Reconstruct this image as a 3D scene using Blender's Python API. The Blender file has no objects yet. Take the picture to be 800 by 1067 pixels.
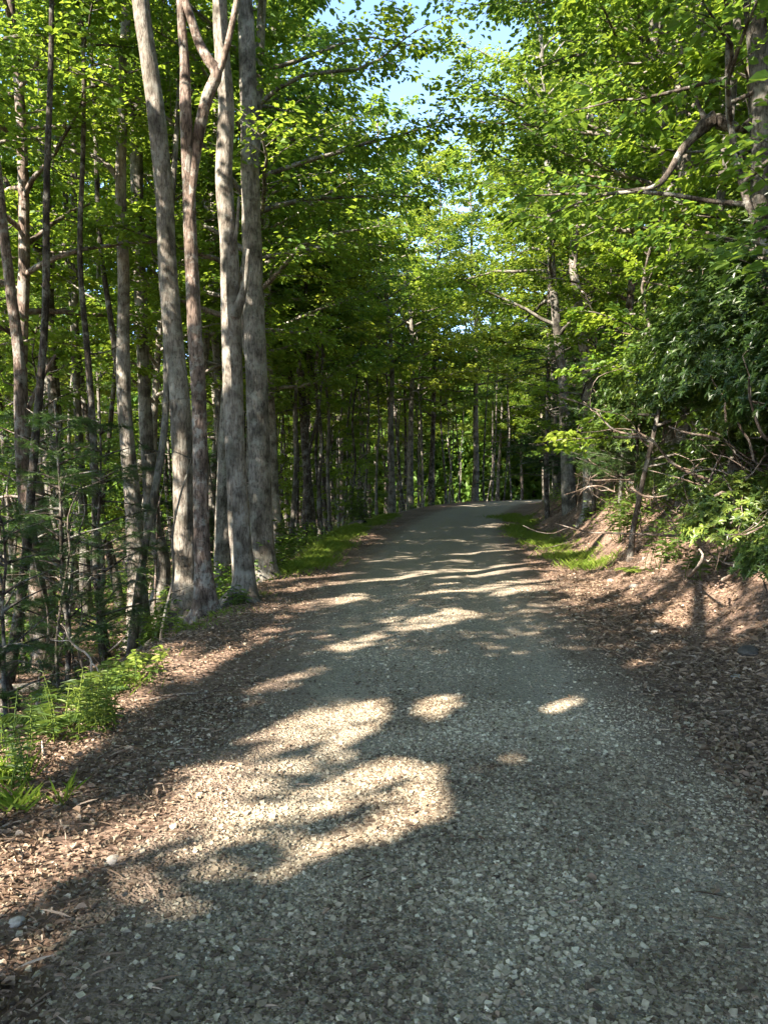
import bpy, math, random
import numpy as np
from mathutils import Vector, Matrix

random.seed(7)
RNG = np.random.default_rng(7)
S = bpy.context.scene
COL = S.collection

# ------------------------------------------------------------------ camera, sky, sun, exposure
EYE = 1.6
FPX = 821.0
PITCH = math.radians(1.6)
cam_d = bpy.data.cameras.new("camera")
cam_d.sensor_fit = 'VERTICAL'
cam_d.sensor_height = 36.0
cam_d.lens = 36.0 * FPX / 1067.0
cam_d.clip_start = 0.05
cam_d.clip_end = 2000
cam = bpy.data.objects.new("camera", cam_d)
COL.objects.link(cam)
cam.location = (0, 0, EYE)
cam.rotation_euler = (math.pi / 2 - PITCH, 0, 0)
S.camera = cam

SUN_EL = math.radians(37)
SUN_AZ = math.radians(225)          # clockwise from +Y: behind the viewer, to the left
TO_SUN = np.array([math.sin(SUN_AZ) * math.cos(SUN_EL), math.cos(SUN_AZ) * math.cos(SUN_EL), math.sin(SUN_EL)])
world = bpy.data.worlds.new("World")
S.world = world
world.use_nodes = True
wn = world.node_tree
sky = wn.nodes.new('ShaderNodeTexSky')
sky.sky_type = 'NISHITA'
sky.sun_disc = False
sky.sun_elevation = SUN_EL
sky.sun_rotation = SUN_AZ
sky.air_density = 0.62
sky.dust_density = 0.2
sky.ozone_density = 1.1
wn.links.new(sky.outputs[0], wn.nodes['Background'].inputs[0])
wn.nodes['Background'].inputs[1].default_value = 0.15
sun_d = bpy.data.lights.new("sun", 'SUN')
sun_d.energy = 5.0
sun_d.angle = math.radians(0.5)
sun_d.color = (1.0, 0.89, 0.77)
sun = bpy.data.objects.new("sun", sun_d)
COL.objects.link(sun)
sun.rotation_euler = Vector(TO_SUN).to_track_quat('Z', 'Y').to_euler()
S.view_settings.view_transform = 'Standard'
S.view_settings.look = 'None'
S.view_settings.exposure = 2.55
S.view_settings.gamma = 1.0
S.view_settings.use_curve_mapping = False
cy = S.cycles
cy.max_bounces = 7
cy.diffuse_bounces = 4
cy.glossy_bounces = 2
cy.transmission_bounces = 5
cy.sample_clamp_indirect = 6.0
cy.caustics_reflective = False
cy.caustics_refractive = False

# ------------------------------------------------------------------ helpers: noise, terrain, pixels
def _hash(ix, iy, seed):
    n = (ix.astype(np.int64) * 374761393 + iy.astype(np.int64) * 668265263 + seed * 974634777) & 0xFFFFFFFF
    n = ((n ^ (n >> 13)) * 1274126177) & 0xFFFFFFFF
    n = n ^ (n >> 16)
    return (n & 0xFFFFFF) / float(0xFFFFFF)

def vnoise(x, y, seed=0):
    x = np.asarray(x, float); y = np.asarray(y, float)
    ix = np.floor(x); iy = np.floor(y)
    fx = x - ix; fy = y - iy
    fx = fx * fx * (3 - 2 * fx); fy = fy * fy * (3 - 2 * fy)
    a = _hash(ix, iy, seed); b = _hash(ix + 1, iy, seed)
    c = _hash(ix, iy + 1, seed); d = _hash(ix + 1, iy + 1, seed)
    return (a * (1 - fx) + b * fx) * (1 - fy) + (c * (1 - fx) + d * fx) * fy

def fbm(x, y, seed=0, oct=4):
    s = 0; a = 0.5; t = 0
    for k in range(oct):
        s = s + a * vnoise(np.asarray(x) * 2 ** k, np.asarray(y) * 2 ** k, seed + k * 17)
        t += a; a *= 0.5
    return s / t

def sstep(a, b, x):
    t = np.clip((np.asarray(x, float) - a) / (b - a), 0, 1)
    return t * t * (3 - 2 * t)

_ys = np.linspace(-60, 200, 1041)
def _smooth(tab, k):
    v = np.interp(_ys, [p[0] for p in tab], [p[1] for p in tab])
    ker = np.hanning(k); ker /= ker.sum()
    vp = np.pad(v, k, mode='reflect', reflect_type='odd')
    return np.convolve(vp, ker, 'same')[k:-k]
_XC = _smooth([(-60, -1.6), (0, 0.2), (8, 0.5), (15, 1.0), (28, 2.3), (40, 4.1), (52, 7.0), (60, 10.0), (70, 17), (85, 32), (110, 60), (200, 160)], 31)
_LE = _smooth([(-60, 2.3), (0, 2.3), (8, 2.55), (14, 2.75), (28, 3.9), (57, 3.6), (200, 3.6)], 21)   # left shoulder edge offset
_RE = _smooth([(-60, 2.4), (5, 2.4), (10, 2.75), (17, 3.0), (40, 2.9), (200, 2.9)], 21)              # foot of right bank
_WL = _smooth([(-60, 1.3), (0, 1.3), (8, 1.5), (15, 1.9), (30, 2.1), (57, 2.1), (200, 2.1)], 21)             # gravel half widths
_WR = _smooth([(-60, 1.6), (0, 1.6), (6, 1.5), (15, 1.9), (30, 2.1), (200, 2.1)], 21)
def xc(y): return np.interp(y, _ys, _XC)
def le(y): return np.interp(y, _ys, _LE)
def re_(y): return np.interp(y, _ys, _RE)

def height(x, y):
    x = np.asarray(x, float); y = np.asarray(y, float)
    u = x - xc(y)
    l = -u - le(y) - 0.25 * (fbm(x * 0.7, y * 0.7, 5) - 0.5)
    r = u - re_(y) - 0.5 * (fbm(x * 0.5, y * 0.5, 9) - 0.5)
    l = np.maximum(l, 0); r = np.maximum(r, 0)
    def ramp(d, s1, w, s2):          # steep for w metres then gentler, softened foot
        d2 = np.where(d < 0.6, d * d / 1.2, d - 0.3)
        return np.where(d2 < w, d2 * s1, w * s1 + (d2 - w) * s2)
    z = -ramp(l, 0.62, 2.6, 0.05) + ramp(r, 0.80, 4.2, 0.28)
    rough = sstep(0, 1.2, l + r)
    z = z + rough * 0.30 * (fbm(x * 0.45, y * 0.45, 21) - 0.5) + rough * 0.12 * (fbm(x * 1.9, y * 1.9, 31) - 0.5)
    z = z + 0.035 * (fbm(x * 1.1, y * 0.6, 41) - 0.5) + 0.02 * (fbm(x * 4, y * 4, 43) - 0.5) * (0.35 + 0.65 * sstep(1.4, 2.2, np.abs(u)))
    z = z - 0.03 * np.exp(-((u - 0.75) / 0.3) ** 2) - 0.03 * np.exp(-((u + 0.75) / 0.3) ** 2)   # worn wheel tracks
    return z + 0.75 * sstep(16, 66, y) + 5.0 * sstep(70, 160, np.hypot(x, y))

def hz(x, y): return float(height(np.array([x]), np.array([y]))[0])

def ray(px, py):
    a = (px - 400) / FPX; b = (533.5 - py) / FPX
    c, s = math.cos(PITCH), math.sin(PITCH)
    return np.array([a, c + b * s, b * c - s])
def P(px, py, d):
    r = ray(px, py); return np.array([0, 0, EYE]) + r * (d / r[1])
def G(px, py, dmax=140):
    r = ray(px, py); r = r / r[1]
    ds = np.concatenate([np.arange(1.5, 20, 0.03), np.arange(20, dmax, 0.15)])
    pts = np.array([0, 0, EYE]) + ds[:, None] * r
    below = pts[:, 2] < height(pts[:, 0], pts[:, 1])
    i = int(np.argmax(below)) if below.any() else len(ds) - 1
    p = pts[i]; return np.array([p[0], p[1], hz(p[0], p[1])])
def to_px(p):
    p = np.asarray(p, float) - np.array([0, 0, EYE])
    c, s = math.cos(PITCH), math.sin(PITCH)
    yy = p[..., 1] * c - p[..., 2] * s
    zz = p[..., 2] * c + p[..., 1] * s
    yy = np.where(yy < 0.05, 0.05, yy)
    return 400 + FPX * p[..., 0] / yy, 533.5 - FPX * zz / yy

# ------------------------------------------------------------------ helpers: meshes and objects
def mesh_from(name, V, Q=None, T=None, mat=None, tint=None, smooth=False):
    V = np.asarray(V, np.float32).reshape(-1, 3)
    Q = np.zeros((0, 4), np.int32) if Q is None else np.asarray(Q, np.int32).reshape(-1, 4)
    T = np.zeros((0, 3), np.int32) if T is None else np.asarray(T, np.int32).reshape(-1, 3)
    me = bpy.data.meshes.new(name)
    me.vertices.add(len(V)); me.vertices.foreach_set('co', V.ravel())
    nl = Q.size + T.size
    me.loops.add(nl)
    me.loops.foreach_set('vertex_index', np.concatenate([Q.ravel(), T.ravel()]))
    me.polygons.add(len(Q) + len(T))
    st = np.concatenate([np.arange(len(Q)) * 4, Q.size + np.arange(len(T)) * 3]).astype(np.int32)
    me.polygons.foreach_set('loop_start', st)
    if smooth: me.polygons.foreach_set('use_smooth', np.ones(len(st), bool))
    else: me.polygons.foreach_set('use_smooth', np.zeros(len(st), bool))
    if tint is not None:
        at = me.attributes.new('tint', 'FLOAT', 'POINT')
        at.data.foreach_set('value', np.asarray(tint, np.float32))
    me.update(calc_edges=True)
    if mat: me.materials.append(mat)
    return me

def link(name, me, parent=None, loc=None):
    o = bpy.data.objects.new(name, me)
    COL.objects.link(o)
    if parent is not None: o.parent = parent
    if loc is not None: o.location = loc
    return o

def tag(o, label=None, cat=None, group=None, kind=None):
    if label: o['label'] = label
    if cat: o['category'] = cat
    if group: o['group'] = group
    if kind: o['kind'] = kind
    return o

def thing(name, label, cat, loc=(0, 0, 0), group=None, rz=0.0):
    o = bpy.data.objects.new(name, None)
    COL.objects.link(o)
    o.empty_display_size = 0.2
    o.location = loc; o.rotation_euler = (0, 0, rz)
    return tag(o, label, cat, group)

class MB:
    def __init__(s): s.V = []; s.Q = []; s.T = []; s.n = 0; s.t = []
    def add(s, V, Q=None, T=None, tint=None):
        V = np.asarray(V, float).reshape(-1, 3)
        s.V.append(V)
        if Q is not None and len(Q): s.Q.append(np.asarray(Q) + s.n)
        if T is not None and len(T): s.T.append(np.asarray(T) + s.n)
        s.t.append(np.full(len(V), 0.5) if tint is None else np.broadcast_to(tint, (len(V),)))
        s.n += len(V)
    def tube(s, pts, radii, sides=8, rough=0.0, seed=0, step=None, cap=True, root=0.0):
        pts = np.asarray(pts, float); radii = np.asarray(radii, float)
        if step is not None: pts, radii = resample(pts, radii, step)
        n = len(pts)
        tan = np.gradient(pts, axis=0)
        tan /= np.linalg.norm(tan, axis=1)[:, None] + 1e-9
        ref = np.array([1.0, 0.13, 0.07]) if abs(tan[0][0]) < 0.8 else np.array([0.1, 1.0, 0.05])
        a0 = np.cross(tan, ref); a0 /= np.linalg.norm(a0, axis=1)[:, None] + 1e-9
        b0 = np.cross(tan, a0)
        ang = np.linspace(0, 2 * np.pi, sides, endpoint=False)
        rr = np.repeat(radii[:, None], sides, 1)
        if rough > 0:
            arc = np.concatenate([[0], np.cumsum(np.linalg.norm(np.diff(pts, axis=0), axis=1))])
            cs = np.cos(ang)[None, :] * 1.3 + seed * 3.1; sn = np.sin(ang)[None, :] * 1.3
            rr = rr * (1 + rough * 2 * (fbm(cs + 0 * arc[:, None], sn * 1.0 + arc[:, None] * 0.9, 77, 3) - 0.5))
        if root > 0:
            arc = np.concatenate([[0], np.cumsum(np.linalg.norm(np.diff(pts, axis=0), axis=1))])
            lob = 0.25 + 0.75 * np.maximum(0, np.cos(ang * 4 + seed + 0.8 * np.sin(ang + seed)))
            rr = rr * (1 + root * np.exp(-np.maximum(arc - .3, 0) / .16)[:, None] * lob[None, :])
        V = pts[:, None, :] + rr[:, :, None] * (np.cos(ang)[None, :, None] * a0[:, None, :] + np.sin(ang)[None, :, None] * b0[:, None, :])
        idx = np.arange(n * sides).reshape(n, sides)
        nx = np.roll(idx, -1, axis=1)
        Q = np.stack([idx[:-1], nx[:-1], nx[1:], idx[1:]], -1).reshape(-1, 4)
        V = V.reshape(-1, 3); T = None
        if cap:
            V = np.vstack([V, pts[-1] + tan[-1] * radii[-1] * 0.5])
            T = np.stack([idx[-1], nx[-1], np.full(sides, n * sides)], -1)
        s.add(V, Q, T)
    def mesh(s, name, mat, smooth=True, tint=False):
        return mesh_from(name, np.vstack(s.V), np.vstack(s.Q) if s.Q else None, np.vstack(s.T) if s.T else None, mat,
                         np.concatenate(s.t) if tint else None, smooth)

def resample(pts, radii, step):
    """Catmull-Rom through the points, with the radii carried along"""
    pts = np.asarray(pts, float); radii = np.asarray(radii, float)
    if len(pts) < 3:
        n = max(2, int(np.linalg.norm(pts[-1] - pts[0]) / step) + 1)
        t = np.linspace(0, 1, n)[:, None]
        return pts[0] * (1 - t) + pts[-1] * t, radii[0] * (1 - t[:, 0]) + radii[-1] * t[:, 0]
    ext = np.vstack([2 * pts[0] - pts[1], pts, 2 * pts[-1] - pts[-2]])
    op = []; orr = []
    for i in range(len(pts) - 1):
        p0, p1, p2, p3 = ext[i:i + 4]
        n = max(1, int(np.linalg.norm(p2 - p1) / step))
        for t in np.arange(n) / n:
            op.append(0.5 * (2 * p1 + (p2 - p0) * t + (2 * p0 - 5 * p1 + 4 * p2 - p3) * t * t + (3 * p1 - p0 - 3 * p2 + p3) * t ** 3))
            orr.append(radii[i] * (1 - t) + radii[i + 1] * t)
    op.append(pts[-1]); orr.append(radii[-1])
    return np.array(op), np.array(orr)

def nrm(v): return v / (np.linalg.norm(v, axis=-1, keepdims=True) + 1e-9)

def leaf_arrays(Pb, D, N, L, W, fold=0.2, droop=0.12):
    """each leaf: six points, two folded quads"""
    n = len(Pb)
    D = nrm(D); N = nrm(N - (N * D).sum(1, keepdims=True) * D)
    Sd = np.cross(D, N)
    L = np.broadcast_to(L, (n,))[:, None]; W = np.broadcast_to(W, (n,))[:, None]
    up = N * W * fold
    b = Pb; t = Pb + D * L - N * L * droop
    r1 = Pb + D * L * 0.28 + Sd * W * 0.46 + up
    r2 = Pb + D * L * 0.68 + Sd * W * 0.36 + up - N * L * droop * 0.4
    l1 = Pb + D * L * 0.28 - Sd * W * 0.46 + up
    l2 = Pb + D * L * 0.68 - Sd * W * 0.36 + up - N * L * droop * 0.4
    V = np.stack([b, r1, r2, t, l2, l1], 1).reshape(-1, 3)
    k = np.arange(n)[:, None] * 6
    Q = np.stack([k + np.array([0, 1, 2, 3]), k + np.array([0, 3, 4, 5])], 1).reshape(-1, 4)
    return V, Q

class Leaves:
    def __init__(s): s.a = []
    def add(s, Pb, D, N, L, W, tint):
        n = len(Pb)
        s.a.append((np.asarray(Pb), np.asarray(D), np.asarray(N), np.broadcast_to(L, (n,)), np.broadcast_to(W, (n,)), np.broadcast_to(tint, (n,))))
    def mesh(s, name, mat, fold=0.2, droop=0.12):
        Pb, D, N, L, W, t = [np.concatenate([q[i] for q in s.a]) for i in range(6)]
        V, Q = leaf_arrays(Pb, D, N, L, W, fold, droop)
        return mesh_from(name, V, Q, None, mat, np.repeat(t, 6), False)

# ------------------------------------------------------------------ materials
def new_mat(name):
    m = bpy.data.materials.new(name); m.use_nodes = True
    nt = m.node_tree; nt.nodes.clear()
    return m, nt, nt.nodes.new, nt.links.new

def ramp_node(nt, stops):
    r = nt.nodes.new('ShaderNodeValToRGB')
    el = r.color_ramp.elements
    while len(el) < len(stops): el.new(0.5)
    for e, (p, c) in zip(el, stops):
        e.position = p; e.color = (c[0], c[1], c[2], 1)
    return r

def leaf_mat(name, stops, trans=0.42, tcol=(0.20, 0.36, 0.03), rough=0.5, spec=0.3, objvar=0.7):
    m, nt, N, Lk = new_mat(name)
    out = N('ShaderNodeOutputMaterial')
    at = N('ShaderNodeAttribute'); at.attribute_name = 'tint'
    oi = N('ShaderNodeObjectInfo')
    ma = N('ShaderNodeMath'); ma.operation = 'MULTIPLY_ADD'
    ma.inputs[1].default_value = objvar; Lk(oi.outputs['Random'], ma.inputs[0])
    sub = N('ShaderNodeMath'); sub.operation = 'SUBTRACT'; Lk(at.outputs['Fac'], sub.inputs[0]); sub.inputs[1].default_value = objvar * 0.5
    Lk(sub.outputs[0], ma.inputs[2])
    r = ramp_node(nt, stops); Lk(ma.outputs[0], r.inputs[0])
    p = N('ShaderNodeBsdfPrincipled'); p.inputs['Roughness'].default_value = rough
    p.inputs['Specular IOR Level'].default_value = spec
    Lk(r.outputs[0], p.inputs['Base Color'])
    tr = N('ShaderNodeBsdfTranslucent')
    mx = N('ShaderNodeMixRGB'); mx.inputs[0].default_value = 0.6
    Lk(r.outputs[0], mx.inputs[1]); mx.inputs[2].default_value = (*tcol, 1)
    Lk(mx.outputs[0], tr.inputs[0])
    ms = N('ShaderNodeMixShader'); ms.inputs[0].default_value = trans
    Lk(p.outputs[0], ms.inputs[1]); Lk(tr.outputs[0], ms.inputs[2]); Lk(ms.outputs[0], out.inputs[0])
    return m

M_MAPLE = leaf_mat('maple_leaf', [(0.0, (0.040, 0.090, 0.016)), (0.45, (0.085, 0.170, 0.022)), (0.8, (0.140, 0.225, 0.028)), (1.0, (0.200, 0.260, 0.032))], trans=.48, tcol=(.46, .60, .05))
M_YELLOW = leaf_mat('yellow_green_leaf', [(0.0, (0.075, 0.135, 0.020)), (0.5, (0.150, 0.225, 0.028)), (1.0, (0.240, 0.290, 0.040))], trans=.5, tcol=(.48, .55, .05))
M_OAK = leaf_mat('oak_leaf', [(0.0, (0.036, 0.085, 0.020)), (0.5, (0.070, 0.145, 0.026)), (1.0, (0.125, 0.200, 0.034))], trans=.46, tcol=(0.36, 0.52, 0.05))
M_LAUREL = leaf_mat('laurel_leaf', [(0.0, (0.022, 0.048, 0.012)), (0.45, (0.060, 0.108, 0.022)), (0.75, (0.115, 0.170, 0.030)), (1.0, (0.19, 0.24, 0.04))], trans=0.32, tcol=(0.12, 0.22, 0.02), rough=0.36, spec=0.45)
M_NEEDLE = leaf_mat('needle', [(0.0, (0.018, 0.045, 0.018)), (0.6, (0.042, 0.090, 0.026)), (1.0, (0.09, 0.14, 0.035))], trans=0.3, tcol=(0.10, 0.20, 0.03))
M_HERB = leaf_mat('herb_leaf', [(0.0, (0.035, 0.070, 0.014)), (0.5, (0.085, 0.140, 0.022)), (1.0, (0.190, 0.235, 0.040))], trans=.36, tcol=(0.26, 0.36, 0.05))
M_GRASS = leaf_mat('grass_blade', [(0.0, (0.07, 0.13, 0.016)), (0.5, (0.14, 0.22, 0.025)), (1.0, (0.24, 0.29, 0.05))], tcol=(0.36, 0.48, 0.06))
M_LITTER = leaf_mat('dead_leaf', [(0.0, (0.075, 0.050, 0.034)), (0.35, (0.18, 0.125, 0.082)), (0.7, (0.335, 0.242, 0.165)), (1.0, (0.49, 0.395, 0.29))], trans=0.12, tcol=(0.25, 0.14, 0.06), rough=0.7, spec=0.2, objvar=0.0)

def bark_mat(name, dark, mid, light, lichen=(0.44, 0.45, 0.40), lich=0.7, sc=9.0, stretch=0.22, bump=0.6):
    m, nt, N, Lk = new_mat(name)
    out = N('ShaderNodeOutputMaterial')
    p = N('ShaderNodeBsdfPrincipled'); p.inputs['Roughness'].default_value = 0.85; p.inputs['Specular IOR Level'].default_value = 0.15
    tc = N('ShaderNodeTexCoord'); oi = N('ShaderNodeObjectInfo')
    off = N('ShaderNodeVectorMath'); off.operation = 'ADD'
    sc3 = N('ShaderNodeVectorMath'); sc3.operation = 'SCALE'; sc3.inputs['Scale'].default_value = 37.0
    comb = N('ShaderNodeCombineXYZ'); Lk(oi.outputs['Random'], comb.inputs[0]); Lk(oi.outputs['Random'], comb.inputs[2])
    Lk(comb.outputs[0], sc3.inputs[0]); Lk(tc.outputs['Object'], off.inputs[0]); Lk(sc3.outputs[0], off.inputs[1])
    mp = N('ShaderNodeMapping'); mp.inputs['Scale'].default_value = (1, 1, stretch); Lk(off.outputs[0], mp.inputs[0])
    n1 = N('ShaderNodeTexNoise'); n1.inputs['Scale'].default_value = sc * 2.2; n1.inputs['Detail'].default_value = 6; n1.inputs['Roughness'].default_value = 0.65
    Lk(mp.outputs[0], n1.inputs[0])
    vo = N('ShaderNodeTexVoronoi'); vo.feature = 'DISTANCE_TO_EDGE'; vo.inputs['Scale'].default_value = sc * 2.6
    mp2 = N('ShaderNodeMapping'); mp2.inputs['Scale'].default_value = (1, 1, stretch * .9)
    wob = N('ShaderNodeMixRGB'); wob.blend_type = 'ADD'; wob.inputs[0].default_value = 0.09
    Lk(off.outputs[0], wob.inputs[1]); Lk(n1.outputs['Color'], wob.inputs[2]); Lk(wob.outputs[0], mp2.inputs[0]); Lk(mp2.outputs[0], vo.inputs['Vector'])
    crk = N('ShaderNodeMapRange'); crk.inputs[1].default_value = 0.0; crk.inputs[2].default_value = 0.16; Lk(vo.outputs['Distance'], crk.inputs[0])
    hgt = N('ShaderNodeMath'); hgt.operation = 'MULTIPLY_ADD'; Lk(crk.outputs[0], hgt.inputs[0]); hgt.inputs[1].default_value = 0.22; Lk(n1.outputs[0], hgt.inputs[2])
    r = ramp_node(nt, [(0.42, dark), (0.62, mid), (0.84, light)]); Lk(hgt.outputs[0], r.inputs[0])
    n2 = N('ShaderNodeTexNoise'); n2.inputs['Scale'].default_value = 5.5; n2.inputs['Detail'].default_value = 8; n2.inputs['Roughness'].default_value = 0.72
    Lk(off.outputs[0], n2.inputs[0])
    r2 = ramp_node(nt, [(0.51, (0, 0, 0)), (0.57, (lich, lich, lich))]); Lk(n2.outputs[0], r2.inputs[0])
    mx = N('ShaderNodeMixRGB'); Lk(r2.outputs[0], mx.inputs[0]); Lk(r.outputs[0], mx.inputs[1]); mx.inputs[2].default_value = (*lichen, 1)
    n3 = N('ShaderNodeTexNoise'); n3.inputs['Scale'].default_value = 3.0; n3.inputs['Detail'].default_value = 7
    Lk(off.outputs[0], n3.inputs[0])
    r3 = ramp_node(nt, [(0.38, (0.30, 0.29, 0.26)), (0.54, (1, 1, 1))]); Lk(n3.outputs[0], r3.inputs[0])
    mm = N('ShaderNodeMixRGB'); mm.blend_type = 'MULTIPLY'; mm.inputs[0].default_value = 0.8
    Lk(mx.outputs[0], mm.inputs[1]); Lk(r3.outputs[0], mm.inputs[2])
    hs = N('ShaderNodeHueSaturation'); Lk(mm.outputs[0], hs.inputs['Color'])
    mr = N('ShaderNodeMapRange'); mr.inputs[3].default_value = 0.7; mr.inputs[4].default_value = 1.2; Lk(oi.outputs['Random'], mr.inputs[0]); Lk(mr.outputs[0], hs.inputs['Value'])
    Lk(hs.outputs[0], p.inputs['Base Color'])
    bp = N('ShaderNodeBump'); bp.inputs['Strength'].default_value = bump; bp.inputs['Distance'].default_value = 0.03
    Lk(hgt.outputs[0], bp.inputs['Height']); Lk(bp.outputs[0], p.inputs['Normal'])
    Lk(p.outputs[0], out.inputs[0])
    return m

B_PALE = bark_mat('pale_grey_bark', (0.085, 0.072, 0.058), (0.205, 0.18, 0.148), (0.30, 0.27, 0.225), lichen=(.32, .315, .27), lich=0.6)
B_GREY = bark_mat('grey_bark', (0.055, 0.05, 0.042), (0.14, 0.126, 0.105), (0.22, 0.20, 0.17), lichen=(.26, .265, .22), lich=0.5)
B_DARK = bark_mat('dark_bark', (0.03, 0.026, 0.022), (0.075, 0.062, 0.05), (0.13, 0.11, 0.09), lich=0.35)
B_RED = bark_mat('reddish_bark', (0.055, 0.042, 0.034), (0.165, 0.122, 0.096), (0.28, 0.215, 0.175), lich=0.45)
B_TWIG = bark_mat('dead_twig', (0.22, 0.17, 0.13), (0.36, 0.29, 0.23), (0.48, 0.41, 0.34), lich=0.2, sc=14)
B_LAUREL = bark_mat('laurel_bark', (0.08, 0.06, 0.045), (0.19, 0.14, 0.105), (0.33, 0.255, 0.20), lich=0.3, sc=14)

def ground_mat():
    m, nt, N, Lk = new_mat('forest_floor')
    out = N('ShaderNodeOutputMaterial')
    p = N('ShaderNodeBsdfPrincipled'); p.inputs['Roughness'].default_value = 0.95; p.inputs['Specular IOR Level'].default_value = 0.1
    tc = N('ShaderNodeTexCoord')
    n1 = N('ShaderNodeTexNoise'); n1.inputs['Scale'].default_value = 14; n1.inputs['Detail'].default_value = 8; n1.inputs['Roughness'].default_value = 0.7
    v1 = N('ShaderNodeTexVoronoi'); v1.inputs['Scale'].default_value = 22; v1.inputs['Randomness'].default_value = 1
    n0 = N('ShaderNodeTexNoise'); n0.inputs['Scale'].default_value = 0.8; n0.inputs['Detail'].default_value = 5
    for n in (n1, v1, n0): Lk(tc.outputs['Object'], n.inputs['Vector'])
    r1 = ramp_node(nt, [(0.3, (0.075, 0.054, 0.040)), (0.5, (0.180, 0.128, 0.096)), (0.7, (0.30, 0.225, 0.170))]); Lk(n1.outputs[0], r1.inputs[0])
    r2 = ramp_node(nt, [(0.0, (0.13, 0.09, 0.065)), (0.5, (0.26, 0.185, 0.14)), (1.0, (0.38, 0.295, 0.23))])
    Lk(v1.outputs['Color'], r2.inputs[0])
    mx = N('ShaderNodeMixRGB'); mx.inputs[0].default_value = 0.5; Lk(r1.outputs[0], mx.inputs[1]); Lk(r2.outputs[0], mx.inputs[2])
    r0 = ramp_node(nt, [(0.35, (0.62, 0.60, 0.58)), (0.65, (1.05, 1.0, 0.98))]); Lk(n0.outputs[0], r0.inputs[0])
    mm = N('ShaderNodeMixRGB'); mm.blend_type = 'MULTIPLY'; mm.inputs[0].default_value = 1; Lk(mx.outputs[0], mm.inputs[1]); Lk(r0.outputs[0], mm.inputs[2])
    Lk(mm.outputs[0], p.inputs['Base Color'])
    bp = N('ShaderNodeBump'); bp.inputs['Strength'].default_value = 0.9; bp.inputs['Distance'].default_value = 0.04
    ad = N('ShaderNodeMath'); Lk(n1.outputs[0], ad.inputs[0]); Lk(v1.outputs['Distance'], ad.inputs[1])
    Lk(ad.outputs[0], bp.inputs['Height']); Lk(bp.outputs[0], p.inputs['Normal']); Lk(p.outputs[0], out.inputs[0])
    return m

def road_mat():
    m, nt, N, Lk = new_mat('gravel_surface')
    out = N('ShaderNodeOutputMaterial')
    p = N('ShaderNodeBsdfPrincipled'); p.inputs['Roughness'].default_value = 0.92; p.inputs['Specular IOR Level'].default_value = 0.15
    tc = N('ShaderNodeTexCoord'); at = N('ShaderNodeAttribute'); at.attribute_name = 'tint'
    v = N('ShaderNodeTexVoronoi'); v.inputs['Scale'].default_value = 75
    v2 = N('ShaderNodeTexVoronoi'); v2.inputs['Scale'].default_value = 34
    n1 = N('ShaderNodeTexNoise'); n1.inputs['Scale'].default_value = 3.0; n1.inputs['Detail'].default_value = 9; n1.inputs['Roughness'].default_value = 0.72
    n2 = N('ShaderNodeTexNoise'); n2.inputs['Scale'].default_value = 26; n2.inputs['Detail'].default_value = 4
    for n in (v, v2, n1, n2): Lk(tc.outputs['Object'], n.inputs['Vector'])
    rv = ramp_node(nt, [(0.0, (0.15, 0.14, 0.12)), (0.45, (0.265, 0.225, 0.165)), (1.0, (0.44, 0.39, 0.30))]); Lk(v.outputs['Color'], rv.inputs[0])
    rv2 = ramp_node(nt, [(0.0, (0.16, 0.145, 0.12)), (0.6, (0.285, 0.24, 0.18)), (1.0, (0.41, 0.36, 0.275))]); Lk(v2.outputs['Color'], rv2.inputs[0])
    m0 = N('ShaderNodeMixRGB'); m0.inputs[0].default_value = 0.4; Lk(rv.outputs[0], m0.inputs[1]); Lk(rv2.outputs[0], m0.inputs[2])
    soil = ramp_node(nt, [(0.3, (0.11, 0.08, 0.058)), (0.7, (0.27, 0.205, 0.155))]); Lk(n2.outputs[0], soil.inputs[0])
    # gravel cover thins towards the edges (tint) and in noisy patches
    ad = N('ShaderNodeMath'); ad.operation = 'ADD'; Lk(at.outputs['Fac'], ad.inputs[0]); Lk(n1.outputs[0], ad.inputs[1])
    rf = ramp_node(nt, [(0.60, (0, 0, 0)), (0.95, (1, 1, 1))]); 
    Lk(ad.outputs[0], rf.inputs[0])
    mx = N('ShaderNodeMixRGB'); Lk(rf.outputs[0], mx.inputs[0]); Lk(soil.outputs[0], mx.inputs[1]); Lk(m0.outputs[0], mx.inputs[2])
    Lk(mx.outputs[0], p.inputs['Base Color'])
    bp = N('ShaderNodeBump'); bp.inputs['Strength'].default_value = 1.0; bp.inputs['Distance'].default_value = 0.02
    s2 = N('ShaderNodeMath'); Lk(v.outputs['Distance'], s2.inputs[0]); Lk(v2.outputs['Distance'], s2.inputs[1])
    s3 = N('ShaderNodeMath'); s3.operation = 'MULTIPLY_ADD'; Lk(s2.outputs[0], s3.inputs[0]); s3.inputs[1].default_value = -0.6; Lk(n2.outputs[0], s3.inputs[2])
    Lk(s3.outputs[0], bp.inputs['Height']); Lk(bp.outputs[0], p.inputs['Normal']); Lk(p.outputs[0], out.inputs[0])
    return m

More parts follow.
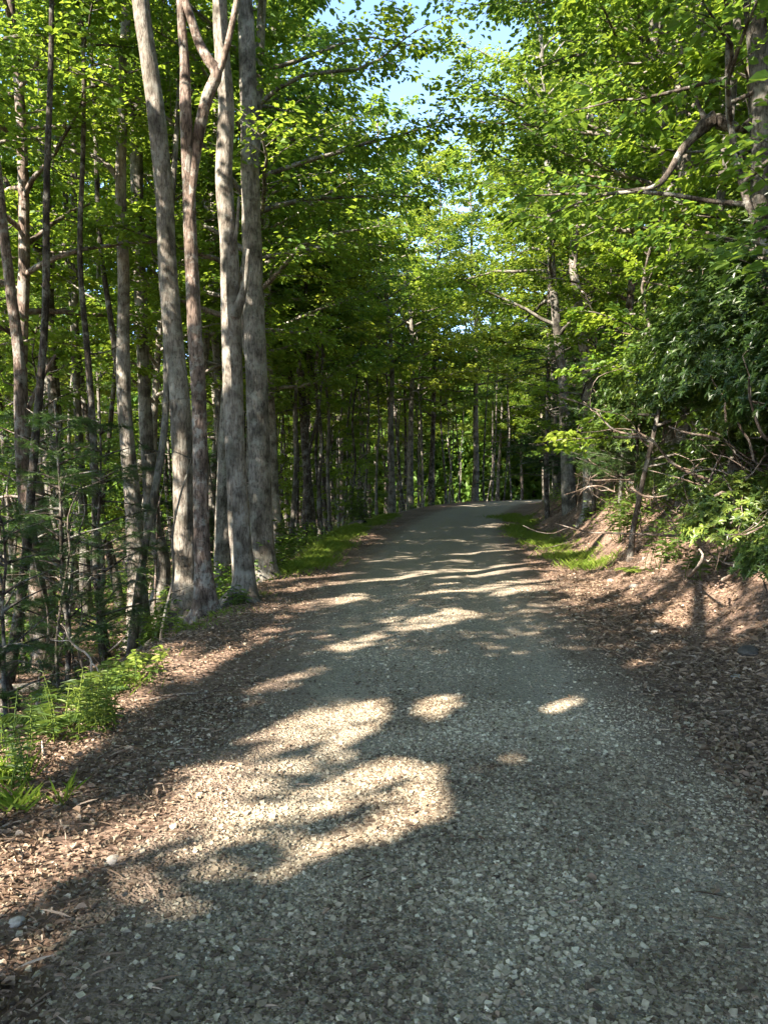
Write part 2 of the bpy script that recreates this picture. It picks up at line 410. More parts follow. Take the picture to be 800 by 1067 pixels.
def stone_mat(name, stops):
    m, nt, N, Lk = new_mat(name)
    out = N('ShaderNodeOutputMaterial')
    p = N('ShaderNodeBsdfPrincipled'); p.inputs['Roughness'].default_value = 0.88; p.inputs['Specular IOR Level'].default_value = 0.2
    at = N('ShaderNodeAttribute'); at.attribute_name = 'tint'
    tc = N('ShaderNodeTexCoord'); n = N('ShaderNodeTexNoise'); n.inputs['Scale'].default_value = 60; n.inputs['Detail'].default_value = 4
    Lk(tc.outputs['Object'], n.inputs[0])
    r = ramp_node(nt, stops); Lk(at.outputs['Fac'], r.inputs[0])
    rn = ramp_node(nt, [(0.3, (0.75, 0.73, 0.70)), (0.7, (1.1, 1.1, 1.1))]); Lk(n.outputs[0], rn.inputs[0])
    mm = N('ShaderNodeMixRGB'); mm.blend_type = 'MULTIPLY'; mm.inputs[0].default_value = 1; Lk(r.outputs[0], mm.inputs[1]); Lk(rn.outputs[0], mm.inputs[2])
    Lk(mm.outputs[0], p.inputs['Base Color']); Lk(p.outputs[0], out.inputs[0])
    return m
M_STONE = stone_mat('crushed_stone', [(0.0, (0.105, 0.078, 0.055)), (0.3, (0.23, 0.183, 0.128)), (0.7, (0.39, 0.332, 0.236)), (1.0, (0.56, 0.50, 0.37))])
M_ROCK = stone_mat('field_rock', [(0.0, (0.05, 0.045, 0.04)), (0.5, (0.20, 0.18, 0.155)), (1.0, (0.42, 0.38, 0.33))])

# ------------------------------------------------------------------ ground sheet and road
def axis(parts):
    a = []
    for lo, hi, st in parts: a += list(np.arange(lo, hi, st))
    return np.array(a + [parts[-1][1]])
gx = axis([(-400, -120, 40), (-120, -50, 8), (-50, -16, 1.2), (-16, -6, 0.35), (-6, 7, 0.09), (7, 16, 0.3), (16, 50, 1.2), (50, 120, 8), (120, 400, 40)])
gy = axis([(-300, -60, 30), (-60, -12, 4), (-12, 1.4, 0.6), (1.4, 14, 0.09), (14, 32, 0.2), (32, 70, 0.5), (70, 130, 2.5), (130, 180, 10), (180, 420, 40)])
X, Y = np.meshgrid(gx, gy)
Z = height(X, Y)
U = X - xc(Y)
WLg = np.interp(Y, _ys, _WL); WRg = np.interp(Y, _ys, _WR)
inside = sstep(0, 0.35, np.minimum(U + WLg, WRg - U))
Z = Z - 0.05 * inside * (Y < 120)
ny, nx = X.shape
idx = np.arange(ny * nx).reshape(ny, nx)
Q = np.stack([idx[:-1, :-1], idx[:-1, 1:], idx[1:, 1:], idx[1:, :-1]], -1).reshape(-1, 4)
M_GROUND = ground_mat()
tag(link('ground', mesh_from('ground', np.stack([X, Y, Z], -1), Q, None, M_GROUND, smooth=True)), kind='structure')

ry = axis([(-20, 1.4, 0.6), (1.4, 14, 0.07), (14, 32, 0.18), (32, 70, 0.5), (70, 115, 1.5)])
tt = np.linspace(0, 1, 61)
RY, TT = np.meshgrid(ry, tt, indexing='ij')
wl = np.interp(RY, _ys, _WL) + 0.35 * (fbm(RY * 1.3, RY * 0 + 3, 51) - 0.5) + 0.15
wr = np.interp(RY, _ys, _WR) + 0.35 * (fbm(RY * 1.3, RY * 0 + 9, 53) - 0.5) + 0.15
RU = -wl + (wl + wr) * TT
RX = xc(RY) + RU
RZ = height(RX, RY) + 0.008
edge = np.minimum(RU + wl, wr - RU)
RZ = RZ - 0.03 * (1 - sstep(0, 0.12, edge))
rt = np.clip(sstep(0.0, 0.9, edge) * 0.50 - 0.05 + 0.12 * np.exp(-(np.abs(RU) - 0.75) ** 2 / 0.1), 0, 1)
n0, n1 = RX.shape
idx = np.arange(n0 * n1).reshape(n0, n1)
Q = np.stack([idx[:-1, :-1], idx[:-1, 1:], idx[1:, 1:], idx[1:, :-1]], -1).reshape(-1, 4)
tag(link('gravel_road', mesh_from('gravel_road', np.stack([RX, RY, RZ], -1), Q, None, road_mat(), rt.ravel(), True)), kind='structure')

# loose crushed stone on the road
def rock_protos(n, seed):
    r = np.random.default_rng(seed); out = []
    base = np.array([[x, y, z] for x in (-1, 1) for y in (-1, 1) for z in (-1, 1)], float)
    F = np.array([[0, 1, 3, 2], [4, 6, 7, 5], [0, 4, 5, 1], [2, 3, 7, 6], [0, 2, 6, 4], [1, 5, 7, 3]])
    for _ in range(n):
        v = base * r.uniform(0.35, 0.75, (8, 3)) + r.normal(0, 0.13, (8, 3))
        v[:, 2] *= 0.6
        out.append(v)
    return np.array(out), F

def scatter_stones(name, xy, size, tint, mat, seed, lift=0.08):
    pr, F = rock_protos(24, seed)
    r = np.random.default_rng(seed + 1)
    n = len(xy)
    v = pr[r.integers(0, 24, n)]
    a = r.uniform(0, 2 * np.pi, n); t = r.normal(0, 0.35, n)
    c, s = np.cos(a), np.sin(a); ct, st = np.cos(t), np.sin(t)
    x = v[..., 0]; y = v[..., 1] * ct[:, None] - v[..., 2] * st[:, None]; z = v[..., 1] * st[:, None] + v[..., 2] * ct[:, None]
    V = np.stack([x * c[:, None] - y * s[:, None], x * s[:, None] + y * c[:, None], z], -1) * size[:, None, None]
    zz = height(xy[:, 0], xy[:, 1]) + 0.008 + size * lift
    V += np.stack([xy[:, 0], xy[:, 1], zz], -1)[:, None, :]
    Q = (np.arange(n)[:, None, None] * 8 + F[None]).reshape(-1, 4)
    return mesh_from(name, V.reshape(-1, 3), Q, None, mat, np.repeat(tint, 8), False)

def pick_road_stones(n, y0, y1, pw, seed):
    r = np.random.default_rng(seed)
    y = y0 + (y1 - y0) * r.uniform(0, 1, n) ** pw
    u = r.uniform(-2.9, 3.1, n)
    wl = np.interp(y, _ys, _WL); wr = np.interp(y, _ys, _WR)
    e = np.minimum(u + wl, wr - u)
    patch = fbm(u * 1.2 + 40, y * 0.8, 61)
    keep = r.uniform(0, 1, n) < np.clip(0.04 + 0.12 * sstep(-1.0, -.3, e) + 0.78 * sstep(-0.4, 0.9, e) * (.12 + .88 * sstep(0.40, 0.60, patch + 0.08 * sstep(.5, 1.2, e))), 0, 1)
    xs = u + xc(y)
    keep &= np.abs(xs) < y * 0.62 + 0.8
    return np.stack([xs, y], -1)[keep]
xy = np.vstack([pick_road_stones(240000, 1.9, 6.0, 1.15, 3), pick_road_stones(110000, 5.2, 14.0, 1.2, 4)])
r_ = np.random.default_rng(5)
sz = np.clip(np.exp(r_.normal(math.log(0.0064), 0.50, len(xy))), 0.003, 0.021)
tn = np.clip(r_.normal(0.42, 0.28, len(xy)) + 0.9 * (fbm(xy[:, 0] * 1.6, xy[:, 1] * 1.6, 71) - 0.5), 0, 1)
tag(link('gravel', scatter_stones('gravel', xy, sz, tn, M_STONE, 11)), kind='stuff', label='loose pale grey crushed stone covering the road', cat='gravel')

# dead leaves on the shoulders, the bank and the forest floor
def litter(n, seed):
    r = np.random.default_rng(seed)
    y = 1.9 + 34 * r.uniform(0, 1, n) ** 1.9
    x = r.uniform(-1, 1, n) * (y * 0.55 + 1.0)
    u = x - xc(y)
    wl = np.interp(y, _ys, _WL); wr = np.interp(y, _ys, _WR)
    e = np.minimum(u + wl, wr - u)
    pr = np.clip(1 - sstep(-0.9, 0.3, e), 0.012, 1) * (0.3 + 0.7 * sstep(0.3, 0.6, fbm(x * 1.1, y * 1.1, 81)))
    k = r.uniform(0, 1, n) < pr
    x, y = x[k], y[k]; n = len(x)
    z = height(x, y) + r.uniform(0.008, 0.03, n)
    a = r.uniform(0, 2 * np.pi, n)
    D = np.stack([np.cos(a), np.sin(a), r.normal(0, 0.25, n)], -1)
    Nn = np.stack([r.normal(0, 0.4, n), r.normal(0, 0.4, n), np.ones(n)], -1)
    L = r.uniform(0.012, 0.036, n) * np.where(u[k] > 1.5, 1.6, 1.0) * np.where(r.uniform(0, 1, n) < .06, 1.7, 1.0)
    W = L * r.uniform(0.4, 0.8, n)
    tw = r.uniform(0, 1, n) < .30
    L = np.where(tw, r.uniform(.04, .13, n), L); W = np.where(tw, .0035, W)
    V, Q = leaf_arrays(np.stack([x, y, z], -1), D, Nn, L, W, 0.35, 0.18)
    return mesh_from('leaf_litter', V, Q, None, M_LITTER, np.repeat(np.clip(r.normal(0.44, 0.27, n), 0, 1), 6))
tag(link('leaf_litter', litter(380000, 15)), kind='stuff', label='brown fallen leaves strewn over the soil and bank', cat='leaf litter')

# ------------------------------------------------------------------ tree makers
UP = np.array([0, 0, 1.0])
def spray(LV, r, base, d, length, n, size, tint, droop=0.15, flat=0.35, aspect=0.72):
    """leaves set alternately along a nearly level twig"""
    d = np.array([d[0], d[1], d[2]]); d = d / (np.linalg.norm(d) + 1e-9)
    t = np.sort(r.uniform(0.05, 1.0, n))
    side = np.array([-d[1], d[0], 0]); side /= np.linalg.norm(side) + 1e-9
    sg = np.where(np.arange(n) % 2 == 0, 1.0, -1.0)
    pos = base + t[:, None] * length * d - (t ** 2)[:, None] * length * droop * UP
    reach = r.uniform(0.0, 0.22, n) * length * (1.15 - t * 0.6)
    pos = pos + (sg * reach)[:, None] * side + r.normal(0, 0.05 * length + 0.02, n)[:, None] * UP
    D = d * r.uniform(0.2, 1.0, n)[:, None] + side * (sg * r.uniform(0.4, 1.2, n))[:, None] + UP * (-r.uniform(0.0, 0.6, n))[:, None]
    Nn = UP + r.normal(0, flat, (n, 3))
    sz = size * r.uniform(0.45, 1.3, n)
    LV.add(pos, D, Nn, sz, sz * aspect, np.clip(0.72 * tint + 0.28 * r.uniform(0, 1, n), 0, 1))

def grow_crown(LV, mb, r, trunk_pt, limbs, leaf, n_leaf, aspect=0.72, flat=0.35, twig_every=0.34):
    """limbs: list of (start, azimuth, elevation, length, radius)"""
    for (st, az, el, L, rad) in limbs:
        k = 7
        pts = [np.array(st)]
        e = el; a = az
        for i in range(k):
            a += r.normal(0, 0.16); e = e * 0.86 + r.normal(0, 0.10)
            pts.append(pts[-1] + (L / k) * np.array([math.cos(e) * math.cos(a), math.cos(e) * math.sin(a), math.sin(e)]))
        pts = np.array(pts)
        rr = rad * (1 - np.linspace(0, 1, k + 1)) ** 0.8 + 0.006
        mb.tube(pts, rr, 5, step=L / 9)
        ntw = max(4, int(L / twig_every))
        for j in range(ntw):
            t = 0.22 + 0.78 * (j + r.uniform(0, 1)) / ntw
            f = t * k; i = min(int(f), k - 1)
            p = pts[i] + (pts[i + 1] - pts[i]) * (f - i)
            dd = pts[i + 1] - pts[i]
            az2 = math.atan2(dd[1], dd[0]) + (1 if j % 2 else -1) * r.uniform(0.35, 1.2)
            tl = (0.28 + 0.30 * (1 - t)) * L * r.uniform(0.6, 1.2) * 0.7 + 0.25
            d = np.array([math.cos(az2), math.sin(az2), r.uniform(-0.12, 0.42)])
            mb.tube(np.array([p, p + d * tl * 0.5, p + d * tl - UP * 0.08 * tl]), [rad * 0.18 + 0.004, 0.005, 0.002], 3, cap=False)
            tint = r.uniform(0, 1)
            spray(LV, r, p, d, tl, n_leaf, leaf, tint, aspect=aspect, flat=flat)
            if r.uniform() < 0.5:
                spray(LV, r, p + d * tl * 0.4, d + np.array([r.normal(0, .6), r.normal(0, .6), r.uniform(-.2, .4)]), tl * 0.7, n_leaf // 2, leaf, tint, aspect=aspect, flat=flat)

def tall_tree(seed, H, r0, cb, cr, nl, leaf, nleaf, bark, leafm, bend=0.5, round_=1.0, low_el=0.35, twig_every=0.34):
    """trunk mesh (trunk and limbs) and crown mesh (leaves), base at the origin"""
    r = np.random.default_rng(seed); mb = MB(); LV = Leaves()
    k = 9; hh = np.linspace(-0.35, H, k)
    px = np.cumsum(r.normal(0, bend * 0.22, k)); py = np.cumsum(r.normal(0, bend * 0.22, k))
    px -= px[0]; py -= py[0]
    pts = np.stack([px, py, hh], -1)
    rad = r0 * (1 - 0.88 * np.clip(hh / H, 0, 1) ** 0.9) + 0.01
    rad[0] *= 1.35
    mb.tube(pts, rad, 9, rough=0.16, seed=seed, step=0.5)
    limbs = []
    for i in range(nl):
        f = (i + r.uniform(0, 1)) / nl
        h = H * (cb + (0.97 - cb) * f)
        st = np.array([np.interp(h, hh, px), np.interp(h, hh, py), h])
        prof = (0.55 + 0.45 * math.sin(math.pi * min(1, f * 1.15 + 0.15))) * (1 - 0.45 * f * round_)
        limbs.append((st, i * 2.4 + r.normal(0, 0.4), low_el + 0.55 * f + r.normal(0, 0.1), cr * prof * r.uniform(0.75, 1.2), np.interp(h, hh, rad) * 0.42 + 0.008))
    for i in range(max(1, nl // 8)):   # dead stubs below the crown
        h = H * r.uniform(0.2, cb); st = np.array([np.interp(h, hh, px), np.interp(h, hh, py), h]); a = r.uniform(0, 6.28)
        L = r.uniform(0.3, 1.1)
        mb.tube(np.array([st, st + L * 0.5 * np.array([math.cos(a), math.sin(a), 0.2]), st + L * np.array([math.cos(a + .3), math.sin(a + .3), 0.35])]), [0.022, 0.013, 0.005], 4)
    grow_crown(LV, mb, r, None, limbs, leaf, nleaf, twig_every=twig_every)
    return mb.mesh('trunk', bark, True), LV.mesh('crown', leafm)

def conifer(seed, H, r0, cb, cr, nwhorl, bark, n_side=54, needle=0.06, w=0.020, dens=0.11, asc=0.12, droop=0.2):
    r = np.random.default_rng(seed); mb = MB(); LV = Leaves()
    hh = np.linspace(-0.3, H, 8); px = np.cumsum(r.normal(0, 0.05, 8)); px -= px[0]; py = np.cumsum(r.normal(0, 0.05, 8)); py -= py[0]
    rad = r0 * (1 - 0.93 * np.clip(hh / H, 0, 1)) + 0.008
    mb.tube(np.stack([px, py, hh], -1), rad, 8, rough=0.14, seed=seed, step=0.4)
    for wi in range(nwhorl):
        f = (wi + r.uniform(0, .6)) / nwhorl
        h = H * (cb + (0.98 - cb) * f)
        nb = r.integers(3, 6)
        for b in range(nb):
            a = wi * 1.1 + b * 2 * math.pi / nb + r.normal(0, .25)
            L = cr * (1 - f) ** 0.8 * r.uniform(0.65, 1.15) + 0.2
            st = np.array([np.interp(h, hh, px), np.interp(h, hh, py), h])
            h = H * (cb + (0.98 - cb) * min(.99, max(0.0, f + r.normal(0, .03)))); st = np.array([np.interp(h, hh, px), np.interp(h, hh, py), h])
            d0 = np.array([math.cos(a), math.sin(a), asc + r.normal(0, .14)]); dr = droop * r.uniform(.4, 1.4)
            pts = np.array([st, st + d0 * L * .35, st + d0 * L * .7 - UP * dr * .49 * L, st + d0 * L - UP * dr * L])
            mb.tube(pts, [0.018 + 0.01 * L / cr, 0.012, 0.007, 0.003], 4, step=L / 5)
            for j in range(max(6, int(L / dens))):
                t = r.uniform(0.08, 1.0)
                p = st + d0 * L * t - UP * (dr * L * t * t)
                sg = 1 if j % 2 else -1
                a2 = a + sg * r.uniform(.4, 1.1)
                tl = (0.18 + 0.30 * (1 - t) * L)
                dd = np.array([math.cos(a2), math.sin(a2), r.uniform(-.25, .2)])
                n = n_side
                q = r.uniform(0, 1, n)
                pos = p + q[:, None] * tl * dd - (q ** 2)[:, None] * .1 * tl * UP
                sd = np.array([-dd[1], dd[0], 0])
                s_ = r.choice([-1, 1], n)
                D = dd * .6 + sd * (s_ * r.uniform(.5, 1.0, n))[:, None] + UP * r.normal(0, .35, n)[:, None]
                Nn = UP + r.normal(0, .4, (n, 3))
                sz = needle * r.uniform(.7, 1.3, n)
                LV.add(pos, D, Nn, sz, w, np.clip(r.uniform(0, 1) * .5 + r.uniform(0, .5, n), 0, 1))
    return mb.mesh('trunk', bark, True), LV.mesh('crown', M_NEEDLE, 0.1, 0.05)

def plant_tree(name, meshes, loc, rz, sc, label, cat='tree', group=None, tilt=(0, 0)):
    root = thing(name, label, cat, loc, group, rz)
    root.scale = (sc[0], sc[0], sc[1]) if isinstance(sc, tuple) else (sc, sc, sc)
    root.rotation_euler = (tilt[0], tilt[1], rz)
    link('trunk', meshes[0], root); link('crown', meshes[1], root)
    return root

def T(seed, H, r0, cb, cr, nl, leaf, nleaf, bark, leafm, **k):
    return tall_tree(seed, H, r0, cb, cr, nl, leaf, nleaf, bark, leafm, **k) + (H, cr)
TALL = [T(101, 20, 0.17, 0.34, 4.0, 32, 0.135, 40, B_GREY, M_MAPLE, round_=.7),
        T(102, 18, 0.13, 0.30, 3.7, 30, 0.13, 40, B_PALE, M_MAPLE, round_=.7),
        T(103, 21, 0.20, 0.36, 4.4, 34, 0.14, 40, B_GREY, M_OAK, round_=.7),
        T(104, 17, 0.11, 0.34, 3.2, 28, 0.13, 36, B_DARK, M_OAK, round_=.7),
        T(105, 19, 0.14, 0.28, 3.8, 32, 0.13, 40, B_RED, M_MAPLE, round_=.7)]
FAR = [T(111, 23, 0.20, 0.30, 5.0, 42, 0.21, 36, B_GREY, M_YELLOW, round_=.3, twig_every=.4),
       T(112, 21, 0.17, 0.26, 4.8, 40, 0.21, 36, B_DARK, M_OAK, round_=.3, twig_every=.4),
       T(113, 22, 0.18, 0.34, 4.6, 40, 0.20, 36, B_PALE, M_MAPLE, round_=.3, twig_every=.4)]
THIN = [T(121, 14, 0.065, 0.50, 2.4, 20, 0.15, 34, B_DARK, M_YELLOW, bend=0.6),
        T(122, 15, 0.080, 0.48, 2.6, 20, 0.15, 34, B_GREY, M_OAK, bend=0.5),
        T(123, 13, 0.055, 0.46, 2.3, 20, 0.15, 34, B_PALE, M_MAPLE, bend=0.7)]
BROAD = [T(115, 22, 0.20, 0.26, 4.6, 44, 0.14, 44, B_GREY, M_MAPLE, round_=.25),
         T(116, 21, 0.18, 0.24, 4.8, 44, 0.14, 44, B_PALE, M_OAK, round_=.25)]
POLE = [T(125, 17, 0.075, 0.66, 2.4, 18, 0.15, 34, B_DARK, M_MAPLE, bend=0.45),
        T(126, 16, 0.060, 0.64, 2.2, 18, 0.15, 34, B_GREY, M_OAK, bend=0.5),
        T(127, 18, 0.090, 0.68, 2.6, 18, 0.15, 34, B_DARK, M_OAK, bend=0.4)]
UNDER = [T(131, 6.5, 0.045, 0.25, 2.4, 20, 0.13, 34, B_DARK, M_MAPLE, bend=0.7, low_el=0.2),
         T(132, 5.0, 0.035, 0.22, 2.0, 17, 0.12, 32, B_GREY, M_MAPLE, bend=0.8, low_el=0.2),
         T(133, 8.0, 0.055, 0.28, 2.7, 22, 0.13, 34, B_DARK, M_OAK, bend=0.6, low_el=0.2)]
HEM = [conifer(141, 11, 0.11, 0.14, 2.6, 22, B_DARK) + (11, 2.6), conifer(142, 8, 0.08, 0.10, 2.2, 19, B_DARK) + (8, 2.2)]
PINE = [conifer(151, 4.2, 0.035, 0.16, 1.25, 9, B_DARK, n_side=44, needle=0.10, w=0.007, asc=.38, droop=.12),
        conifer(152, 3.2, 0.028, 0.14, 1.1, 8, B_DARK, n_side=44, needle=0.10, w=0.007, asc=.38, droop=.12)]

# ------------------------------------------------------------------ traced roadside trees (each has its own distance and girth)
CROWNS = []
def crown_only(seed, H, cr, nl, leaf, nleaf, leafm, bark):
    r = np.random.default_rng(seed); mb = MB(); LV = Leaves(); limbs = []
    for i in range(nl):
        f = (i + r.uniform(0, 1)) / nl
        prof = (0.5 + 0.5 * math.sin(math.pi * min(1, f * 1.1 + 0.15))) * (1 - 0.4 * f)
        limbs.append((np.array([r.normal(0, .05), r.normal(0, .05), H * f]), i * 2.4 + r.normal(0, .4), 0.3 + .6 * f, cr * prof * r.uniform(.75, 1.2), 0.05 * (1 - f) + .02))
    grow_crown(LV, mb, r, None, limbs, leaf, nleaf)
    mb.tube(np.array([[0, 0, -0.3], [0.06, 0, H * .4], [0, .05, H * .8], [0, 0, H]]), [.10, .07, .04, .01], 7, step=.5)
    return mb.mesh('branch', bark, True), LV.mesh('crown', leafm)
CR = [crown_only(161, 8, 3.2, 20, .125, 26, M_MAPLE, B_GREY), crown_only(162, 7, 2.7, 18, .12, 26, M_OAK, B_GREY)]

def traced(name, base, path, bark, label, side=(), crown=0, depth=None, group=None, top_z=None, wob=0.25, flare=1.25, csc=.78, bmat=None):
    """base: pixel of the foot; path: (px, py, width_px) from the foot upwards; side: extra limbs [(px,py,w)...] starting on the stem"""
    g = G(*base) if depth is None else P(base[0], base[1], depth)
    if depth is not None: g = np.array([g[0], g[1], hz(g[0], g[1])])
    d = g[1]
    r = np.random.default_rng(abs(hash(name + label)) % 1000 if False else sum(map(ord, label)))
    root = thing(name, label, 'tree', tuple(g), group)
    pts = [np.array([g[0], g[1], g[2] - 0.35])]; rad = [path[0][2] * d / FPX / 2 * flare * 1.1]
    pts.append(np.array([g[0], g[1], g[2] + 0.02])); rad.append(path[0][2] * d / FPX / 2 * flare)
    yy = 0
    for i, (px, py, w) in enumerate(path):
        yy += r.normal(0, wob * 0.25)
        q = P(px, py, d + yy)
        if q[2] < pts[-1][2] + 0.2: continue
        pts.append(q); rad.append(w * .92 * d / FPX / 2)
    dirn = nrm(pts[-1] - pts[-3])
    tz = (g[2] + 15 + r.uniform(0, 4)) if top_z is None else top_z
    if pts[-1][2] < tz and crown is not None:
        n = 3; step = (tz - pts[-1][2]) / n
        for i in range(n):
            dirn = nrm(dirn * .8 + np.array([r.normal(0, .06), r.normal(0, .06), .25]))
            pts.append(pts[-1] + dirn * step / max(.5, dirn[2])); rad.append(rad[-1] * .66)
    mb = MB(); pts = np.array(pts)
    mb.tube(pts - g, rad, 24, rough=0.15, seed=int(r.integers(0, 50)), step=0.07, root=1.15)
    link('trunk', mb.mesh('trunk', bark, True), root)
    for sp in side:
        q = np.array([P(a, b, d + c[0] if isinstance(c, tuple) else d) for a, b, c in sp]) - g
        rr = np.array([(c[1] if isinstance(c, tuple) else c) * d / FPX / 2 for a, b, c in sp])
        m2 = MB(); m2.tube(q, rr, 9, rough=0.12, seed=3, step=0.08)
        link('branch', m2.mesh('branch', bmat or bark, True), root)
    if crown is not None:
        i = max(2, len(pts) - 2)
        cb, cl = CR[crown % 2]
        e = pts[i] - g
        s = (pts[-1][2] - pts[i][2]) / 3.6 * csc
        a = r.uniform(0, 6.28)
        for nm, me in (('branch', cb), ('crown', cl)):
            o = link(nm, me, root, tuple(e)); o.scale = (min(.85, max(.55, s)),) * 3; o.rotation_euler = (0, 0, a)
    return root, g, d

traced('maple_tree', (195, 650), [(195, 640, 27), (194, 590, 26), (193, 550, 25), (189, 437, 23), (182, 362, 22), (176, 290, 21), (171, 200, 20), (163, 120, 19), (155, 60, 18.5), (147, 0, 18)], B_PALE,
       'thick pale grey trunk leaning left, widest of the clump at the road edge')
traced('forked_tree', (215, 642), [(215, 632, 21), (212, 590, 19), (210, 545, 18), (208, 437, 17), (203, 340, 16), (199, 255, 15), (197, 200, 15), (194, 130, 13), (193, 70, 11), (190, 30, 10), (186, -30, 9)], B_RED,
       'reddish brown forked trunk whose right limb crosses a paler stem',
       side=[[(199, 222, 5), (200, 196, 9), (206, 145, 12), (216, 102, 12), (226, 77, 12), (217, 62, 11), (208, 45, 10), (199, 18, 9), (190, -8, 9), (184, -40, 7)], [(225, 79, 9), (233, 62, 7), (243, 20, 6), (250, -20, 5)]], crown=1)
traced('slender_tree', (237, 622), [(237, 614, 11), (232, 531, 9), (229, 437, 8.5), (225, 362, 8), (218, 290, 7.5), (216, 187, 7.5), (213, 120, 7), (206, 60, 6.5), (200, 0, 6)], B_GREY,
       'slender grey stem squeezed between the reddish forked trunk and twin trunks', crown=1)
traced('twin_trunk_tree', (253, 614), [(254, 604, 25), (249, 542, 23), (244, 430, 22), (240, 306, 22), (238, 250, 20), (233, 187, 19), (236, 112, 18), (232, 56, 17), (229, -10, 16)], B_PALE,
       'pale mottled trunk standing just left of the thick smooth grey trunk', depth=11.4,
       side=[[(243, 330, 14), (250, 315, 10), (256, 290, 6), (258, 260, 5)], [(243, 262, 5), (247, 236, 4), (249, 205, 2.5)]], crown=0)
traced('smooth_bark_tree', (274, 606), [(275, 598, 26), (272, 542, 25), (268, 400, 24), (265, 330, 23), (262, 225, 20), (259, 131, 19), (257, 37, 18), (254, -20, 17)], B_GREY,
       'thick smooth grey trunk at the right end of the roadside clump', side=[[(268, 385, 15), (259, 366, 11), (255, 340, 8), (251, 318, 7)]], crown=0)
traced('brown_stem_tree', (281, 594), [(280, 586, 13), (277, 500, 12), (274, 400, 12), (269, 190, 12), (270, 94, 12), (273, 0, 12)], B_RED,
       'narrow brown trunk half hidden behind the thick smooth grey trunk', crown=1)
traced('curved_tree', (163, 655), [(164, 648, 20), (170, 600, 18), (166, 570, 18), (159, 542, 17), (152, 437, 15), (149, 362, 14), (146, 281, 14), (144, 225, 13.5), (141, 130, 13), (139, 75, 12.5), (135, 0, 12)], B_GREY,
       'bowed grey trunk with a swollen curved foot left of the widest pale one', crown=1)
traced('lichen_tree', (146, 676), [(145, 668, 22), (143, 600, 20), (139, 530, 18), (134, 475, 17), (129, 400, 15), (129, 287, 13), (126, 200, 12), (129, 86, 11), (132, 0, 10)], B_PALE,
       'lichen spotted trunk nearest the ferns with a dead limb reaching left',
       side=[[(127, 192, 7), (115, 175, 6), (98, 163, 5), (72, 157, 4), (48, 150, 3), (20, 143, 2)]], crown=0)
traced('dark_tree', (78, 640), [(76, 632, 17), (70, 560, 15), (64, 512, 14), (58, 430, 13), (50, 300, 12), (48, 187, 11), (45, 112, 11), (41, 67, 10), (22, 34, 9), (17, -10, 8)], B_DARK,
       'dark wavy trunk with a long limb rising left, deep in the shade',
       side=[[(50, 300, 9), (42, 270, 8), (32, 240, 8), (22, 221, 7), (12, 200, 6), (2, 180, 5), (-15, 150, 4)], [(42, 68, 7), (48, 40, 5), (52, 0, 4)]], crown=1)
traced('red_pine_tree', (48, 700), [(46, 690, 23), (40, 620, 20), (33, 575, 18), (25, 500, 15), (22, 430, 14), (20, 370, 12), (12, 306, 11), (4, 240, 10), (-6, 150, 9)], B_RED,
       'scaly reddish trunk with bare dead side twigs near the left edge',
       side=[[(25, 470, 8), (24, 445, 7), (30, 425, 5), (44, 395, 4), (58, 370, 3)], [(28, 520, 3), (12, 517, 3), (-10, 520, 2)], [(27, 545, 3), (50, 538, 2.5), (70, 545, 1.5)]], crown=1)
traced('leaning_tree', (126, 640), [(125, 630, 11), (118, 590, 10), (107, 542, 9), (97, 480, 8), (88, 420, 7.5), (80, 350, 7), (72, 250, 6), (62, 120, 5)], B_DARK,
       'thin dark trunk leaning to the left behind the lichen spotted one', crown=1)
traced('leaning_tree', (8, 742), [(6, 735, 18), (-4, 690, 16), (-14, 640, 15), (-24, 580, 14), (-40, 450, 12)], B_DARK, 'dark trunk foot leaning out of the photo at the left edge', crown=1)
traced('slender_tree', (90, 640), [(90, 632, 11), (88, 560, 10), (84, 480, 9), (80, 400, 8), (78, 300, 7.5), (77, 150, 7), (75, 20, 6)], B_GREY,
       'thin straight grey trunk between the dark wavy trunk and the leaning one', crown=1)
traced('woodland_tree', (355, 545), [(355, 540, 9), (354, 480, 8.5), (356, 400, 8), (359, 330, 7.5), (361, 270, 7), (364, 200, 6), (366, 120, 5)], B_DARK,
       'straight dark trunk standing by the grassy verge before the bend', crown=0, top_z=17)
traced('woodland_tree', (310, 548), [(311, 540, 8), (313, 480, 7.5), (316, 400, 7), (318, 330, 7), (315, 260, 6), (312, 180, 5)], B_DARK,
       'dark thin trunk right of the thick roadside clump, in the scrub', crown=1, top_z=15)
traced('woodland_tree', (318, 546), [(318, 540, 7), (312, 470, 6), (303, 400, 6), (297, 320, 6), (296, 250, 5)], B_PALE,
       'pale trunk tilting left behind the scrub beside the clump', crown=1, top_z=15)

# right-hand trees
traced('burled_tree', (830, 470), [(828, 440, 22), (815, 360, 20), (803, 300, 19), (796, 270, 18), (791, 225, 18), (792, 160, 19), (792, 110, 21), (788, 40, 22), (784, -20, 22)], B_GREY,
       'big pale trunk cut off by the right edge of the photo above the laurels', depth=9.5,
       side=[[(794, 118, 15), (775, 134, 12), (757, 131, 13), (742, 124, 17), (734, 130, 15), (722, 143, 9), (710, 156, 8), (701, 172, 7), (691, 187, 6.5), (678, 196, 5), (645, 200, 3.2), (612, 208, 2.4), (570, 224, 1.5)],
             [(735, 126, 8), (729, 114, 4), (724, 100, 3)]], crown=0, top_z=15, bmat=B_DARK)
traced('woodland_tree', (614, 430), [(612, 410, 11), (606, 350, 10), (600, 300, 10), (597, 270, 9), (604, 200, 9), (615, 120, 8), (622, 60, 7)], B_PALE,
       'pale thin trunk showing through the leaves above the lit bank', depth=23, crown=1, top_z=17)
